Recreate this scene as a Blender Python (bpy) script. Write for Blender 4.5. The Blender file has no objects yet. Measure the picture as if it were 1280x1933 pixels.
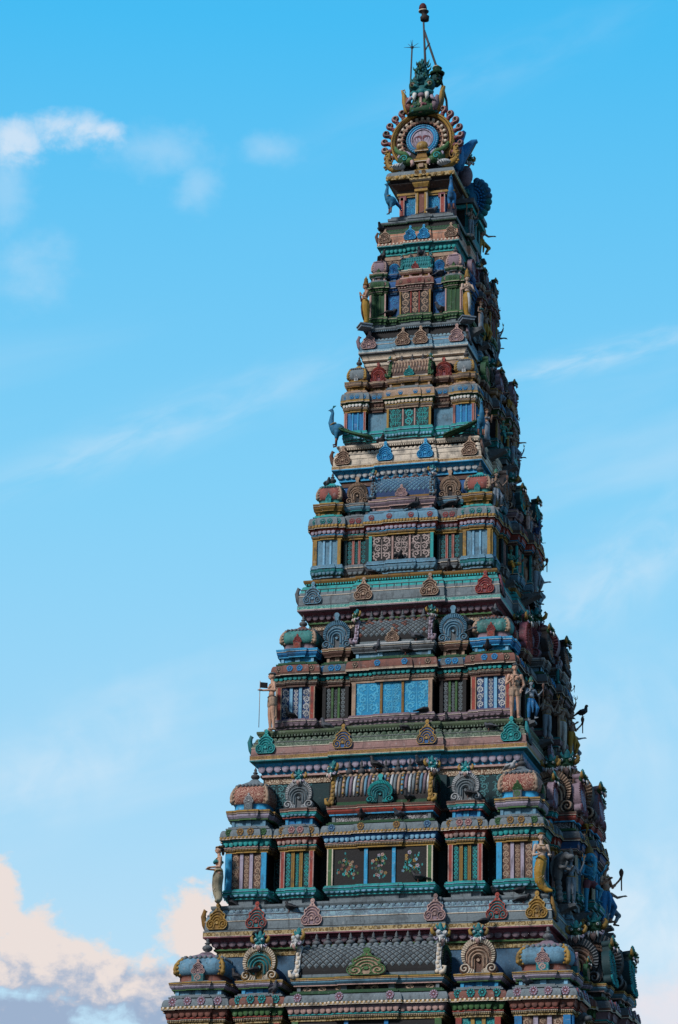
import bpy, bmesh, math, random
import numpy as np
from mathutils import Vector, Matrix
random.seed(7)
PI = math.pi
C = bpy.context.scene.collection
R = math.radians

# ------------------------------------------------------------------ camera, sky, sun, exposure
cam_d = bpy.data.cameras.new('camera')
cam_d.sensor_fit = 'VERTICAL'; cam_d.sensor_height = 36.0; cam_d.lens = 105.0
cam_d.clip_start = 0.5; cam_d.clip_end = 5000
cam = bpy.data.objects.new('camera', cam_d); C.objects.link(cam)
CP, CY, CR = R(19.62), R(15.4706), R(1.18047)
cam.matrix_world = (Matrix.Translation((16.49265, -69.11403, 1.6)) @ Matrix.Rotation(CY, 4, 'Z')
                    @ Matrix.Rotation(PI/2 + CP, 4, 'X') @ Matrix.Rotation(CR, 4, 'Z'))
bpy.context.scene.camera = cam

SUN_EL, SUN_AZ = R(38), R(212)          # low sun behind the camera's left shoulder (azimuth from +Y, clockwise)
sun_dir = Vector((math.sin(SUN_AZ)*math.cos(SUN_EL), math.cos(SUN_AZ)*math.cos(SUN_EL), math.sin(SUN_EL)))
sd = bpy.data.lights.new('sun', 'SUN'); sd.energy = 3.6; sd.angle = R(12); sd.color = (1.0, 0.965, 0.935)
sun = bpy.data.objects.new('sun', sd); C.objects.link(sun)
sun.rotation_euler = (-sun_dir).to_track_quat('-Z', 'Y').to_euler()

sc = bpy.context.scene
sc.view_settings.view_transform = 'Standard'; sc.view_settings.look = 'None'
sc.view_settings.exposure = 0.0; sc.view_settings.gamma = 1.0

def build_world():
    w = bpy.data.worlds.new('World'); sc.world = w; w.use_nodes = True
    nt = w.node_tree; nt.nodes.clear(); N, L = nt.nodes.new, nt.links.new
    out = N('ShaderNodeOutputWorld'); bg = N('ShaderNodeBackground'); L(bg.outputs[0], out.inputs[0])
    sky = N('ShaderNodeTexSky'); sky.sky_type = 'NISHITA'; sky.sun_disc = False
    sky.sun_elevation = SUN_EL; sky.sun_rotation = SUN_AZ; sky.ozone_density = 3.0
    def math_(op, a, b=None, c=None):
        n = N('ShaderNodeMath'); n.operation = op
        for i, x in enumerate((a, b, c)):
            if x is None: continue
            if isinstance(x, (int, float)): n.inputs[i].default_value = x
            else: L(x, n.inputs[i])
        return n.outputs[0]
    def mix(f, a, b):
        n = N('ShaderNodeMix'); n.data_type = 'RGBA'
        for i, x in ((0, f), (6, a), (7, b)):
            if isinstance(x, (int, float)): n.inputs[i].default_value = x
            elif isinstance(x, tuple): n.inputs[i].default_value = (*x, 1)
            else: L(x, n.inputs[i])
        return n.outputs[2]
    geo = N('ShaderNodeNewGeometry'); tc = N('ShaderNodeTexCoord')
    sep = N('ShaderNodeSeparateXYZ'); L(tc.outputs['Generated'], sep.inputs[0])
    el = math_('MULTIPLY', math_('ARCSINE', sep.outputs[2]), 180/PI)          # degrees up
    az = math_('MULTIPLY', math_('ARCTAN2', sep.outputs[0], sep.outputs[1]), 180/PI)  # degrees from +Y to +X
    # evening sky: deep azure overhead, pale towards the horizon
    ramp = N('ShaderNodeValToRGB'); L(math_('DIVIDE', el, 60.0), ramp.inputs[0])
    cr = ramp.color_ramp
    SKY = [(0.0, (.82, .82, .84)), (8/60, (.62, .82, .95)), (14/60, (.39, .735, .985)), (20/60, (.235, .675, .99)), (29/60, (.060, .540, .965)), (45/60, (.035, .28, .60)), (1.0, (.03, .18, .45))]
    cr.elements[0].position, cr.elements[0].color = SKY[0][0], (*SKY[0][1], 1)
    cr.elements[1].position, cr.elements[1].color = SKY[-1][0], (*SKY[-1][1], 1)
    for p, c in SKY[1:-1]:
        e = cr.elements.new(p); e.color = (*c, 1)
    nish = N('ShaderNodeMix'); nish.data_type = 'RGBA'; nish.blend_type = 'MULTIPLY'; nish.inputs[0].default_value = 1
    L(sky.outputs[0], nish.inputs[6]); nish.inputs[7].default_value = (.1, .1, .1, 1)
    base = mix(0.9, nish.outputs[2], ramp.outputs[0])
    # thin streaks of cirrus
    def noise(vec, scale, detail=6, rough=.55, dist=0.0):
        n = N('ShaderNodeTexNoise'); n.inputs['Scale'].default_value = scale; n.inputs['Detail'].default_value = detail
        n.inputs['Roughness'].default_value = rough; n.inputs['Distortion'].default_value = dist; L(vec, n.inputs['Vector']); return n.outputs[0]
    def comb(x, y):
        n = N('ShaderNodeCombineXYZ')
        for i, q in enumerate((x, y)): L(q, n.inputs[i])
        return n.outputs[0]
    def smooth(x, a, b):
        n = N('ShaderNodeMapRange'); n.interpolation_type = 'SMOOTHSTEP'; L(x, n.inputs[0])
        n.inputs[1].default_value = a; n.inputs[2].default_value = b; return n.outputs[0]
    tilt = math_('SUBTRACT', el, math_('MULTIPLY', az, 0.22))
    cir = smooth(noise(comb(math_('MULTIPLY', az, .06), math_('MULTIPLY', tilt, .30)), 1.0, 5, .5, .4), .50, .80)
    low = smooth(el, 27.0, 17.0)
    base = mix(math_('MULTIPLY', math_('MULTIPLY', cir, low), .42), base, (.80, .87, .95))
    for a0, e0, an, ra, re, amt in ((-19.2, 21.1, 21, 4.2, .50, .34), (-10.2, 22.6, 13, 2.6, .26, .40), (-9.6, 18.6, 36, 3.0, .75, .42), (-20.5, 14.8, 30, 2.6, 1.0, .35), (-12.5, 28.0, 20, 4.0, .5, .10), (-9.0, 11.9, 4, 3.0, 1.6, .75), (-9.5, 15.5, 12, 2.6, 1.6, .30)):
        da, de = math_('SUBTRACT', az, a0), math_('SUBTRACT', el, e0); ca, sa = math.cos(R(an)), math.sin(R(an))
        u = math_('DIVIDE', math_('ADD', math_('MULTIPLY', da, ca), math_('MULTIPLY', de, sa)), ra); v = math_('DIVIDE', math_('SUBTRACT', math_('MULTIPLY', de, ca), math_('MULTIPLY', da, sa)), re)
        fall = math_('EXPONENT', math_('MULTIPLY', math_('ADD', math_('MULTIPLY', u, u), math_('MULTIPLY', v, v)), -1.2))
        nz = smooth(noise(comb(math_('MULTIPLY', u, 2.2), math_('MULTIPLY', v, .9)), 1.0, 6, .55, .5), .25, .75)
        base = mix(math_('MULTIPLY', math_('MULTIPLY', fall, nz), amt), base, (.80, .88, .95))
    # cumulus: noise eroding soft ellipses fixed in the sky
    cum = noise(comb(math_('MULTIPLY', az, 1.25), math_('MULTIPLY', el, 1.6)), 1.0, 10, .60, .15)
    cum2 = noise(comb(math_('MULTIPLY', az, .20), math_('MULTIPLY', el, .30)), 1.0, 4, .5, .0)
    def blob(a0, e0, ra, re):
        da = math_('DIVIDE', math_('SUBTRACT', az, a0), ra); de = math_('DIVIDE', math_('SUBTRACT', el, e0), re)
        r = math_('SQRT', math_('ADD', math_('MULTIPLY', da, da), math_('MULTIPLY', de, de)))
        return math_('SUBTRACT', 1.0, r)
    def cloud(col_hi, col_lo, e_lo, e_hi, blobs, lo, hi, amt, gain=1.6):
        nonlocal base
        m = None
        for b in blobs:
            x = blob(*b); m = x if m is None else math_('MAXIMUM', m, x)
        dens = math_('ADD', m, math_('MULTIPLY', math_('SUBTRACT', cum, .5), gain))
        dens = smooth(dens, lo, hi)
        shade = smooth(math_('ADD', el, math_('MULTIPLY', math_('SUBTRACT', cum, .5), 3.6)), e_lo, e_hi)
        base = mix(math_('MULTIPLY', dens, amt), base, mix(shade, col_lo, col_hi))
    for args in CLOUDS: cloud(*args)
    # unseen sky behind and left dimmed, added to deepen shade on the tower
    dt = N('ShaderNodeVectorMath'); dt.operation = 'DOT_PRODUCT'; L(tc.outputs['Generated'], dt.inputs[0]); dt.inputs[1].default_value = (math.sin(R(42)), math.cos(R(42)), .3)
    base = mix(math_('MULTIPLY', smooth(dt.outputs['Value'], .36, -.25), .79), base, (.085, .11, .15))
    # ground half of the dome: dim earth tone
    dn = smooth(sep.outputs[2], 0.0, -0.02)
    base = mix(dn, base, (.04, .036, .03))
    L(base, bg.inputs[0]); bg.inputs[1].default_value = 1.0
AZC = -15.47
CLOUDS = [
    # lit, shaded, el_lo, el_hi, [(az, el, ra, re)], lo, hi, amount
    ((.85, .745, .70), (.33, .43, .60), 10.05, 11.0, [(-21.0, 10.95, 1.5, .95), (-21.9, 11.9, .5, 1.0), (-19.9, 10.6, 1.2, .7), (-18.0, 11.5, .85, 1.1), (-18.6, 10.4, 1.2, .8), (-21.3, 9.9, 1.6, .5)], -.05, .40, .96, 1.8),
    ((.78, .84, .93), (.42, .68, .92), 25.7, 26.6, [(-21.25, 26.65, .95, .38), (-22.5, 26.35, .6, .55), (-20.6, 26.7, .45, .25)], -.25, .75, .72),
    ((.60, .78, .94), (.42, .70, .92), 22.0, 25.5, [(-22.6, 25.5, .6, 1.1), (-22.0, 24.0, .9, .8), (-18.6, 25.7, .5, .55), (-17.1, 26.5, .6, .35), (-19.4, 26.4, 1.2, .5)], -.35, 1.1, .34),
    ((.88, .78, .80), (.80, .78, .84), 8.0, 12.0, [(-8.9, 10.2, 1.3, .9)], -.2, .8, .75),
]
build_world()

# ------------------------------------------------------------------ materials
def wear_group():
    g = bpy.data.node_groups.new('weathered_paint', 'ShaderNodeTree')
    g.interface.new_socket('Color', in_out='INPUT', socket_type='NodeSocketColor')
    g.interface.new_socket('Grime', in_out='INPUT', socket_type='NodeSocketFloat')
    g.interface.new_socket('Rough', in_out='INPUT', socket_type='NodeSocketFloat')
    g.interface.new_socket('Shader', in_out='OUTPUT', socket_type='NodeSocketShader')
    N, L = g.nodes.new, g.links.new
    gi, go = N('NodeGroupInput'), N('NodeGroupOutput')
    tc, oi = N('ShaderNodeTexCoord'), N('ShaderNodeObjectInfo')
    off = N('ShaderNodeVectorMath'); off.operation = 'ADD'
    sc_ = N('ShaderNodeVectorMath'); sc_.operation = 'SCALE'; sc_.inputs[0].default_value = (37, 53, 29); L(oi.outputs['Random'], sc_.inputs['Scale'])
    L(tc.outputs['Object'], off.inputs[0]); L(sc_.outputs[0], off.inputs[1])
    def noise(vec, s, d, r):
        n = N('ShaderNodeTexNoise'); L(vec, n.inputs['Vector']); n.inputs['Scale'].default_value = s; n.inputs['Detail'].default_value = d; n.inputs['Roughness'].default_value = r; return n.outputs[0]
    def mr(x, a, b, c=0., d=1.):
        n = N('ShaderNodeMapRange'); L(x, n.inputs[0])
        for i, q in enumerate((a, b, c, d)): n.inputs[i+1].default_value = q
        return n.outputs[0]
    def mul(a, b):
        n = N('ShaderNodeMath'); n.operation = 'MULTIPLY'
        for i, q in enumerate((a, b)):
            if isinstance(q, float): n.inputs[i].default_value = q
            else: L(q, n.inputs[i])
        return n.outputs[0]
    def mix(f, a, b, mode='MIX'):
        n = N('ShaderNodeMix'); n.data_type = 'RGBA'; n.blend_type = mode; L(f, n.inputs[0])
        for i, q in ((6, a), (7, b)):
            if isinstance(q, tuple): n.inputs[i].default_value = (*q, 1)
            else: L(q, n.inputs[i])
        return n.outputs[2]
    mp = N('ShaderNodeMapping'); mp.inputs['Scale'].default_value = (1, 1, .22); L(off.outputs[0], mp.inputs[0])
    v = off.outputs[0]
    big = mr(noise(v, 2.1, 10, .68), .52, .66)
    streak = mr(noise(mp.outputs[0], 11.0, 7, .66), .54, .68)
    fine = noise(v, 24.0, 5, .65)
    chip = mr(noise(v, 8.5, 8, .74), .58, .63)
    col = mix(mr(fine, .38, .70, 0., .42), gi.outputs['Color'], mix(mr(fine, 0, 1, 1, 1), gi.outputs['Color'], (.40, .42, .45), 'MULTIPLY'))
    col = mix(mul(mul(chip, .40), gi.outputs['Grime']), col, (.40, .41, .41))
    col = mix(mul(mul(big, .80), gi.outputs['Grime']), col, (.026, .029, .033))
    col = mix(mul(mul(streak, .80), gi.outputs['Grime']), col, (.020, .022, .026))
    bs = N('ShaderNodeBsdfPrincipled'); L(col, bs.inputs['Base Color']); L(gi.outputs['Rough'], bs.inputs['Roughness'])
    bs.inputs['Specular IOR Level'].default_value = .32
    bp = N('ShaderNodeBump'); bp.inputs['Strength'].default_value = .35; bp.inputs['Distance'].default_value = .02; L(noise(v, 30.0, 6, .7), bp.inputs['Height']); L(bp.outputs[0], bs.inputs['Normal'])
    L(bs.outputs[0], go.inputs[0])
    return g
WEAR = wear_group()
MATS = {}
def paint(name, rgb, grime=.6, rough=.72, rgb2=None, pat=None):
    m = bpy.data.materials.new(name); m.use_nodes = True; nt = m.node_tree; nt.nodes.clear(); N, L = nt.nodes.new, nt.links.new
    g = N('ShaderNodeGroup'); g.node_tree = WEAR; o = N('ShaderNodeOutputMaterial'); L(g.outputs[0], o.inputs[0])
    g.inputs['Color'].default_value = (*rgb, 1); g.inputs['Grime'].default_value = grime; g.inputs['Rough'].default_value = rough
    if rgb2:
        kind, s, lo, hi = pat
        tc = N('ShaderNodeTexCoord'); vec = tc.outputs['Object']
        if kind == 'rings':          # curling ornament: contour rings of a cell pattern
            v = N('ShaderNodeTexVoronoi'); v.inputs['Scale'].default_value = s; L(vec, v.inputs['Vector']); v.inputs['Randomness'].default_value = .55
            mm = N('ShaderNodeMath'); mm.operation = 'MULTIPLY'; L(v.outputs['Distance'], mm.inputs[0]); mm.inputs[1].default_value = 2.6
            fr = N('ShaderNodeMath'); fr.operation = 'FRACT'; L(mm.outputs[0], fr.inputs[0]); val = fr.outputs[0]
        elif kind == 'curl':
            v = N('ShaderNodeTexNoise'); v.inputs['Scale'].default_value = s; v.inputs['Detail'].default_value = 1.5; v.inputs['Distortion'].default_value = 1.6; L(vec, v.inputs['Vector'])
            mm = N('ShaderNodeMath'); mm.operation = 'MULTIPLY'; L(v.outputs[0], mm.inputs[0]); mm.inputs[1].default_value = 7.0
            fr = N('ShaderNodeMath'); fr.operation = 'FRACT'; L(mm.outputs[0], fr.inputs[0]); val = fr.outputs[0]
        mr = N('ShaderNodeMapRange'); L(val, mr.inputs[0]); mr.inputs[1].default_value = lo; mr.inputs[2].default_value = hi
        mx = N('ShaderNodeMix'); mx.data_type = 'RGBA'; L(mr.outputs[0], mx.inputs[0]); mx.inputs[6].default_value = (*rgb, 1); mx.inputs[7].default_value = (*rgb2, 1)
        L(mx.outputs[2], g.inputs['Color'])
    MATS[name] = m
    return m
PAL = dict(
    turq=(.02, .31, .31), teal=(.014, .18, .20), blue=(.015, .17, .40), sky=(.032, .31, .56), pale_blue=(.19, .42, .60), grey_blue=(.115, .25, .35),
    gold=(.34, .20, .045), ochre=(.21, .11, .022), cream=(.64, .54, .43), tan=(.37, .25, .175), pink=(.44, .28, .25), mauve=(.22, .155, .19), lilac=(.37, .32, .41),
    red=(.30, .05, .035), rust=(.185, .07, .052), green=(.05, .13, .04), dark_green=(.017, .07, .028), grey=(.15, .185, .205), light_grey=(.46, .47, .48),
    brown=(.115, .058, .042), dark_brown=(.022, .016, .016), navy=(.015, .05, .15), mid_blue=(.02, .10, .28), dark_teal=(.008, .035, .042), black=(.012, .011, .012), white=(.66, .64, .60),
    skin=(.55, .32, .22), brown_skin=(.27, .15, .10), stone=(.105, .115, .125), orange=(.42, .17, .03), plum=(.20, .06, .08), steel=(.06, .06, .065), lamp_red=(.075, .010, .010), peacock=(.018, .15, .28), deep_teal=(.012, .105, .115))
for k, v in PAL.items(): paint(k, v, grime={'white': .4, 'black': .06, 'steel': .05, 'dark_brown': .2, 'dark_teal': .15, 'navy': .3, 'mid_blue': .4, 'dark_green': .35, 'lamp_red': .1}.get(k, .78))
for k in ('navy', 'mid_blue', 'dark_teal', 'dark_brown', 'black'): pass
paint('gold_ornate', (.16, .095, .02), .6, .7, (.42, .31, .15), ('rings', 9.0, .35, .55))
paint('gold_stitch', (.20, .10, .03), .5, .7, (.34, .20, .06), ('rings', 16.0, .35, .5))
paint('tan_ornate', (.16, .08, .045), .5, .7, (.50, .40, .29), ('rings', 10.0, .42, .52))
paint('turq_ornate', (.03, .24, .21), .5, .7, (.25, .46, .42), ('curl', 6.0, .55, .62))
paint('blue_ornate', (.16, .32, .40), .55, .7, (.36, .46, .50), ('rings', 9.0, .40, .5))
paint('brown_ornate', (.22, .11, .045), .55, .7, (.40, .27, .12), ('rings', 12.0, .42, .52))
paint('red_ornate', (.20, .05, .035), .45, .7, (.48, .30, .22), ('curl', 7.0, .62, .68))
paint('grey_ornate', (.05, .045, .05), .45, .7, (.40, .38, .40), ('curl', 7.0, .58, .64))
paint('teal_ornate', (.008, .035, .045), .4, .7, (.10, .26, .28), ('curl', 4.0, .66, .71))
paint('scale_gold', (.36, .21, .035), .4, .6, (.50, .40, .20), ('rings', 13.0, .80, .9))
def mat(n): return MATS[n]

# ------------------------------------------------------------------ mesh collecting
def sphere_t(seg, ring):
    v = [(0, 0, 1)]; f = []
    for i in range(1, ring):
        a = PI*i/ring
        for j in range(seg):
            b = 2*PI*j/seg; v.append((math.sin(a)*math.cos(b), math.sin(a)*math.sin(b), math.cos(a)))
    v.append((0, 0, -1)); n = len(v)-1
    for j in range(seg): f.append((0, 1+j, 1+(j+1) % seg))
    for i in range(ring-2):
        for j in range(seg):
            a, b = 1+i*seg+j, 1+i*seg+(j+1) % seg; f.append((a, a+seg, b+seg, b))
    k = 1+(ring-2)*seg
    for j in range(seg): f.append((n, k+(j+1) % seg, k+j))
    return v, f
SPH = {}
I4 = Matrix.Identity(4)
class MB:
    def __init__(s, M=None): s.v, s.f, s.m, s.sm, s.M = [], [], [], [], M
    def add(s, vs, fs, m, smooth=False):
        k = len(s.v); s.v.extend(vs)
        for f in fs: s.f.append(tuple(i+k for i in f)); s.m.append(m); s.sm.append(smooth)
    def box(s, x0, x1, y0, y1, z0, z1, m):
        s.add([(x0, y0, z0), (x1, y0, z0), (x1, y1, z0), (x0, y1, z0), (x0, y0, z1), (x1, y0, z1), (x1, y1, z1), (x0, y1, z1)],
              [(0, 3, 2, 1), (4, 5, 6, 7), (0, 1, 5, 4), (1, 2, 6, 5), (2, 3, 7, 6), (3, 0, 4, 7)], m)
    def ball(s, c, r, m, seg=10, ring=6, smooth=True, rot=None):
        if isinstance(r, (int, float)): r = (r, r, r)
        if (seg, ring) not in SPH: SPH[(seg, ring)] = sphere_t(seg, ring)
        V, F = SPH[(seg, ring)]
        if rot is None: vs = [(c[0]+x*r[0], c[1]+y*r[1], c[2]+z*r[2]) for x, y, z in V]
        else: vs = [tuple(Vector(c) + rot @ Vector((x*r[0], y*r[1], z*r[2]))) for x, y, z in V]
        s.add(vs, F, m, smooth)
    def tube(s, pts, rad, m, seg=8, smooth=True, flat=None):
        pts = [Vector(p) for p in pts]; n = len(pts)
        if isinstance(rad, (int, float)): rad = [rad]*n
        vs, up = [], Vector((0, 0, 1))
        t0 = (pts[1]-pts[0]).normalized()
        if abs(t0.z) > .9: up = Vector((0, 1, 0))
        for i, p in enumerate(pts):
            t = (pts[min(i+1, n-1)] - pts[max(i-1, 0)])
            t = t.normalized() if t.length > 1e-9 else t0
            b = t.cross(up)
            if b.length < 1e-5: b = t.cross(Vector((1, 0, 0)))
            b.normalize(); up = b.cross(t).normalized()
            for j in range(seg):
                a = 2*PI*j/seg; fy = 1.0 if flat is None else flat
                vs.append(tuple(p + b*math.cos(a)*rad[i] + up*math.sin(a)*rad[i]*fy))
        fs = []
        for i in range(n-1):
            for j in range(seg):
                a, c = i*seg+j, i*seg+(j+1) % seg; fs.append((a, c, c+seg, a+seg))
        fs.append(tuple(range(seg))[::-1]); fs.append(tuple(range((n-1)*seg, n*seg)))
        s.add(vs, fs, m, smooth)
    def lathe(s, c, prof, m, seg=16, smooth=True, sq=None, ms=None, rotz=0.0):
        """prof: (radius, z); sq: superellipse power for a squarish plan"""
        vs, fs = [], []
        for r, z in prof:
            for j in range(seg):
                a = 2*PI*j/seg + rotz; ca, sa = math.cos(a), math.sin(a)
                if sq: k = (abs(ca)**sq + abs(sa)**sq)**(-1/sq); ca, sa = ca*k, sa*k
                vs.append((c[0]+r*ca, c[1]+r*sa, c[2]+z))
        n = len(prof)
        for i in range(n-1):
            ff = []
            for j in range(seg):
                a, b = i*seg+j, i*seg+(j+1) % seg; ff.append((a, b, b+seg, a+seg))
            fs.append(ff)
        base = len(s.v); s.v.extend(vs)
        for i, ff in enumerate(fs):
            for f in ff: s.f.append(tuple(q+base for q in f)); s.m.append(ms[i] if ms else m); s.sm.append(smooth)
        s.f.append(tuple(base+j for j in range(seg))[::-1]); s.m.append(ms[0] if ms else m); s.sm.append(False)
        s.f.append(tuple(base+(n-1)*seg+j for j in range(seg))); s.m.append(ms[-1] if ms else m); s.sm.append(False)
    def sweep(s, plan, prof, cap_top=True, cap_bot=False, smooth=False):
        """closed orthogonal plan (counter-clockwise); prof rows: (offset, z, material of the face up to the next row)"""
        n = len(plan); nor = []
        for i in range(n):
            a, b = plan[i], plan[(i+1) % n]; dx, dy = b[0]-a[0], b[1]-a[1]; l = math.hypot(dx, dy); nor.append((dy/l, -dx/l))
        vs = []
        for o, z, _ in prof:
            for i in range(n):
                n1, n2 = nor[i-1], nor[i]
                if abs(n1[0]*n2[0]+n1[1]*n2[1]) > .5: ox, oy = n2
                else: ox, oy = n1[0]+n2[0], n1[1]+n2[1]
                vs.append((plan[i][0]+o*ox, plan[i][1]+o*oy, z))
        k = len(s.v); s.v.extend(vs)
        for r in range(len(prof)-1):
            for i in range(n):
                a, b = r*n+i, r*n+(i+1) % n
                s.f.append((k+a, k+b, k+b+n, k+a+n)); s.m.append(prof[r][2]); s.sm.append(smooth)
        if cap_top: s.f.append(tuple(k+(len(prof)-1)*n+i for i in range(n))); s.m.append(prof[-1][2] or prof[-2][2]); s.sm.append(False)
        if cap_bot: s.f.append(tuple(k+i for i in range(n))[::-1]); s.m.append(prof[0][2]); s.sm.append(False)
    def mesh(s, name):
        me = bpy.data.meshes.new(name)
        vs = s.v if s.M is None else [tuple(s.M @ Vector(v)) for v in s.v]
        me.from_pydata(vs, [], s.f)
        names = []
        for q in s.m:
            if q not in names: names.append(q)
        for q in names: me.materials.append(MATS[q])
        ix = {q: i for i, q in enumerate(names)}
        me.polygons.foreach_set('material_index', [ix[q] for q in s.m]); me.polygons.foreach_set('use_smooth', s.sm)
        me.update(); return me
    def build(s, name, parent=None):
        o = bpy.data.objects.new(name, s.mesh(name)); C.objects.link(o); o.parent = parent; return o

def offset_edges(plan, o):
    n = len(plan); nor = []
    for i in range(n):
        a, b = plan[i], plan[(i+1) % n]; dx, dy = b[0]-a[0], b[1]-a[1]; l = math.hypot(dx, dy); nor.append((dy/l, -dx/l))
    pts = []
    for i in range(n):
        n1, n2 = nor[i-1], nor[i]
        if abs(n1[0]*n2[0]+n1[1]*n2[1]) > .5: q = n2
        else: q = (n1[0]+n2[0], n1[1]+n2[1])
        pts.append((plan[i][0]+o*q[0], plan[i][1]+o*q[1]))
    return [(pts[i], pts[(i+1) % n], nor[i]) for i in range(n)]

def instance(me, name, parent, loc, rotz=0.0, scale=1.0, mats=None, M=None, tilt=0.0):
    o = bpy.data.objects.new(name, me); C.objects.link(o); o.parent = parent
    s = scale if isinstance(scale, tuple) else (scale,)*3
    L = Matrix.Translation(loc) @ Matrix.Rotation(rotz, 4, 'Z') @ Matrix.Rotation(tilt, 4, 'X') @ Matrix.Diagonal((*s, 1))
    o.matrix_local = (M @ L) if M is not None else L
    if mats:
        for i, q in enumerate(mats):
            if i < len(o.material_slots): o.material_slots[i].link = 'OBJECT'; o.material_slots[i].material = MATS[q]
    return o
def empty(name, parent=None, loc=(0, 0, 0), rotz=0.0):
    o = bpy.data.objects.new(name, None); C.objects.link(o); o.parent = parent; o.location = loc; o.rotation_euler = (0, 0, rotz); o.empty_display_size = .3; return o
def tag(o, label=None, cat=None, group=None, kind=None):
    if label: o['label'] = label
    if cat: o['category'] = cat
    if group: o['group'] = group
    if kind: o['kind'] = kind
    return o

# ------------------------------------------------------------------ carved reliefs (height fields with a real thickness)
def relief(name, nx, nz, x0, x1, z0, z1, sdf, height, slot, thick, mats):
    xs, zs = np.linspace(x0, x1, nx), np.linspace(z0, z1, nz)
    X, Z = np.meshgrid(xs, zs)                       # [nz, nx]
    S = sdf(X, Z)
    cx, cz = (X[:-1, :-1]+X[1:, 1:])/2, (Z[:-1, :-1]+Z[1:, 1:])/2
    keep = sdf(cx, cz) < 0
    used = np.zeros_like(S, int)
    used[:-1, :-1] += keep; used[1:, :-1] += keep; used[:-1, 1:] += keep; used[1:, 1:] += keep
    bd = (used > 0) & (used < 4)
    e = 1e-4
    for _ in range(3):
        S0 = sdf(X, Z); gx = (sdf(X+e, Z)-S0)/e; gz = (sdf(X, Z+e)-S0)/e; g2 = gx*gx+gz*gz+1e-6
        st = (xs[1]-xs[0])*.7
        X = np.where(bd, X-np.clip(S0*gx/g2, -st, st), X); Z = np.where(bd, Z-np.clip(S0*gz/g2, -st, st), Z)
    Z = np.clip(Z, z0, z1)
    H = height(X, Z)
    idx = -np.ones_like(used); verts = []
    for j in range(nz):
        for i in range(nx):
            if used[j, i]: idx[j, i] = len(verts); verts.append((float(X[j, i]), float(-H[j, i]), float(Z[j, i])))
    faces, ms = [], []
    SL = slot(cx, cz)
    ec = {}
    for j in range(nz-1):
        for i in range(nx-1):
            if keep[j, i]:
                q = (idx[j, i], idx[j, i+1], idx[j+1, i+1], idx[j+1, i]); faces.append(tuple(int(t) for t in q)); ms.append(int(SL[j, i]))
                for a, b in ((0, 1), (1, 2), (2, 3), (3, 0)):
                    k = (q[a], q[b]); kr = (q[b], q[a])
                    if kr in ec: del ec[kr]
                    else: ec[k] = 1
    back = {}
    for a, b in ec:
        for t in (a, b):
            if t not in back: back[t] = len(verts); v = verts[t]; verts.append((v[0], thick, v[2]))
        faces.append((int(b), int(a), back[a], back[b])); ms.append(0)
    me = bpy.data.meshes.new(name); me.from_pydata(verts, [], faces)
    for q in mats: me.materials.append(MATS[q])
    me.polygons.foreach_set('material_index', ms); me.update()
    return me
circ = lambda x, z, cx, cz, r: np.hypot(x-cx, z-cz)-r
def boxd(x, z, cx, cz, w, h):
    dx, dz = np.abs(x-cx)-w, np.abs(z-cz)-h
    return np.hypot(np.maximum(dx, 0), np.maximum(dz, 0))+np.minimum(np.maximum(dx, dz), 0)
mn = lambda *a: np.minimum.reduce(a)
def kudu_mesh(knob=True):
    def sdf(x, z):
        ax = np.abs(x)
        d = mn(circ(ax, z, .275, .20, .20), circ(x, z, 0, .40, .335), boxd(x, z, 0, .12, .27, .12), circ(ax, z, .27, .52, .085))
        if knob: d = mn(d, boxd(x, z, 0, .76, .058, .09), circ(x, z, 0, .90, .092), circ(ax, z, .075, .74, .045))
        return d
    def ridge(x, z):
        ax = np.abs(x); r = np.hypot(x, z-.27)
        arch = .5+.5*np.cos(2*PI*(r-.115)/.105)
        rv = np.hypot(ax-.275, z-.19); th = np.arctan2(z-.19, ax-.275)
        vol = .5+.5*np.cos(2*PI*(rv/.105-th/(2*PI)))
        use_v = (rv < .185) & (z < .36)
        h = np.where(use_v, vol, arch)
        h = np.where((ax < .085) & (z < .22), .1, h)
        h = np.where(np.hypot(x, z-.25) < .075, 1.0, h)
        s = sdf(x, z); h = np.where(s > -.042, 1.0, h)
        if knob: rk = np.hypot(x, z-.90); h = np.where(rk < .05, 1.3, h)
        return h
    return relief('medallion', 45, 47, -.5, .5, 0, 1, sdf, lambda x, z: .06+.055*ridge(x, z), lambda x, z: (ridge(x, z) > .52).astype(int), .05, ['brown', 'tan'])
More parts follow.
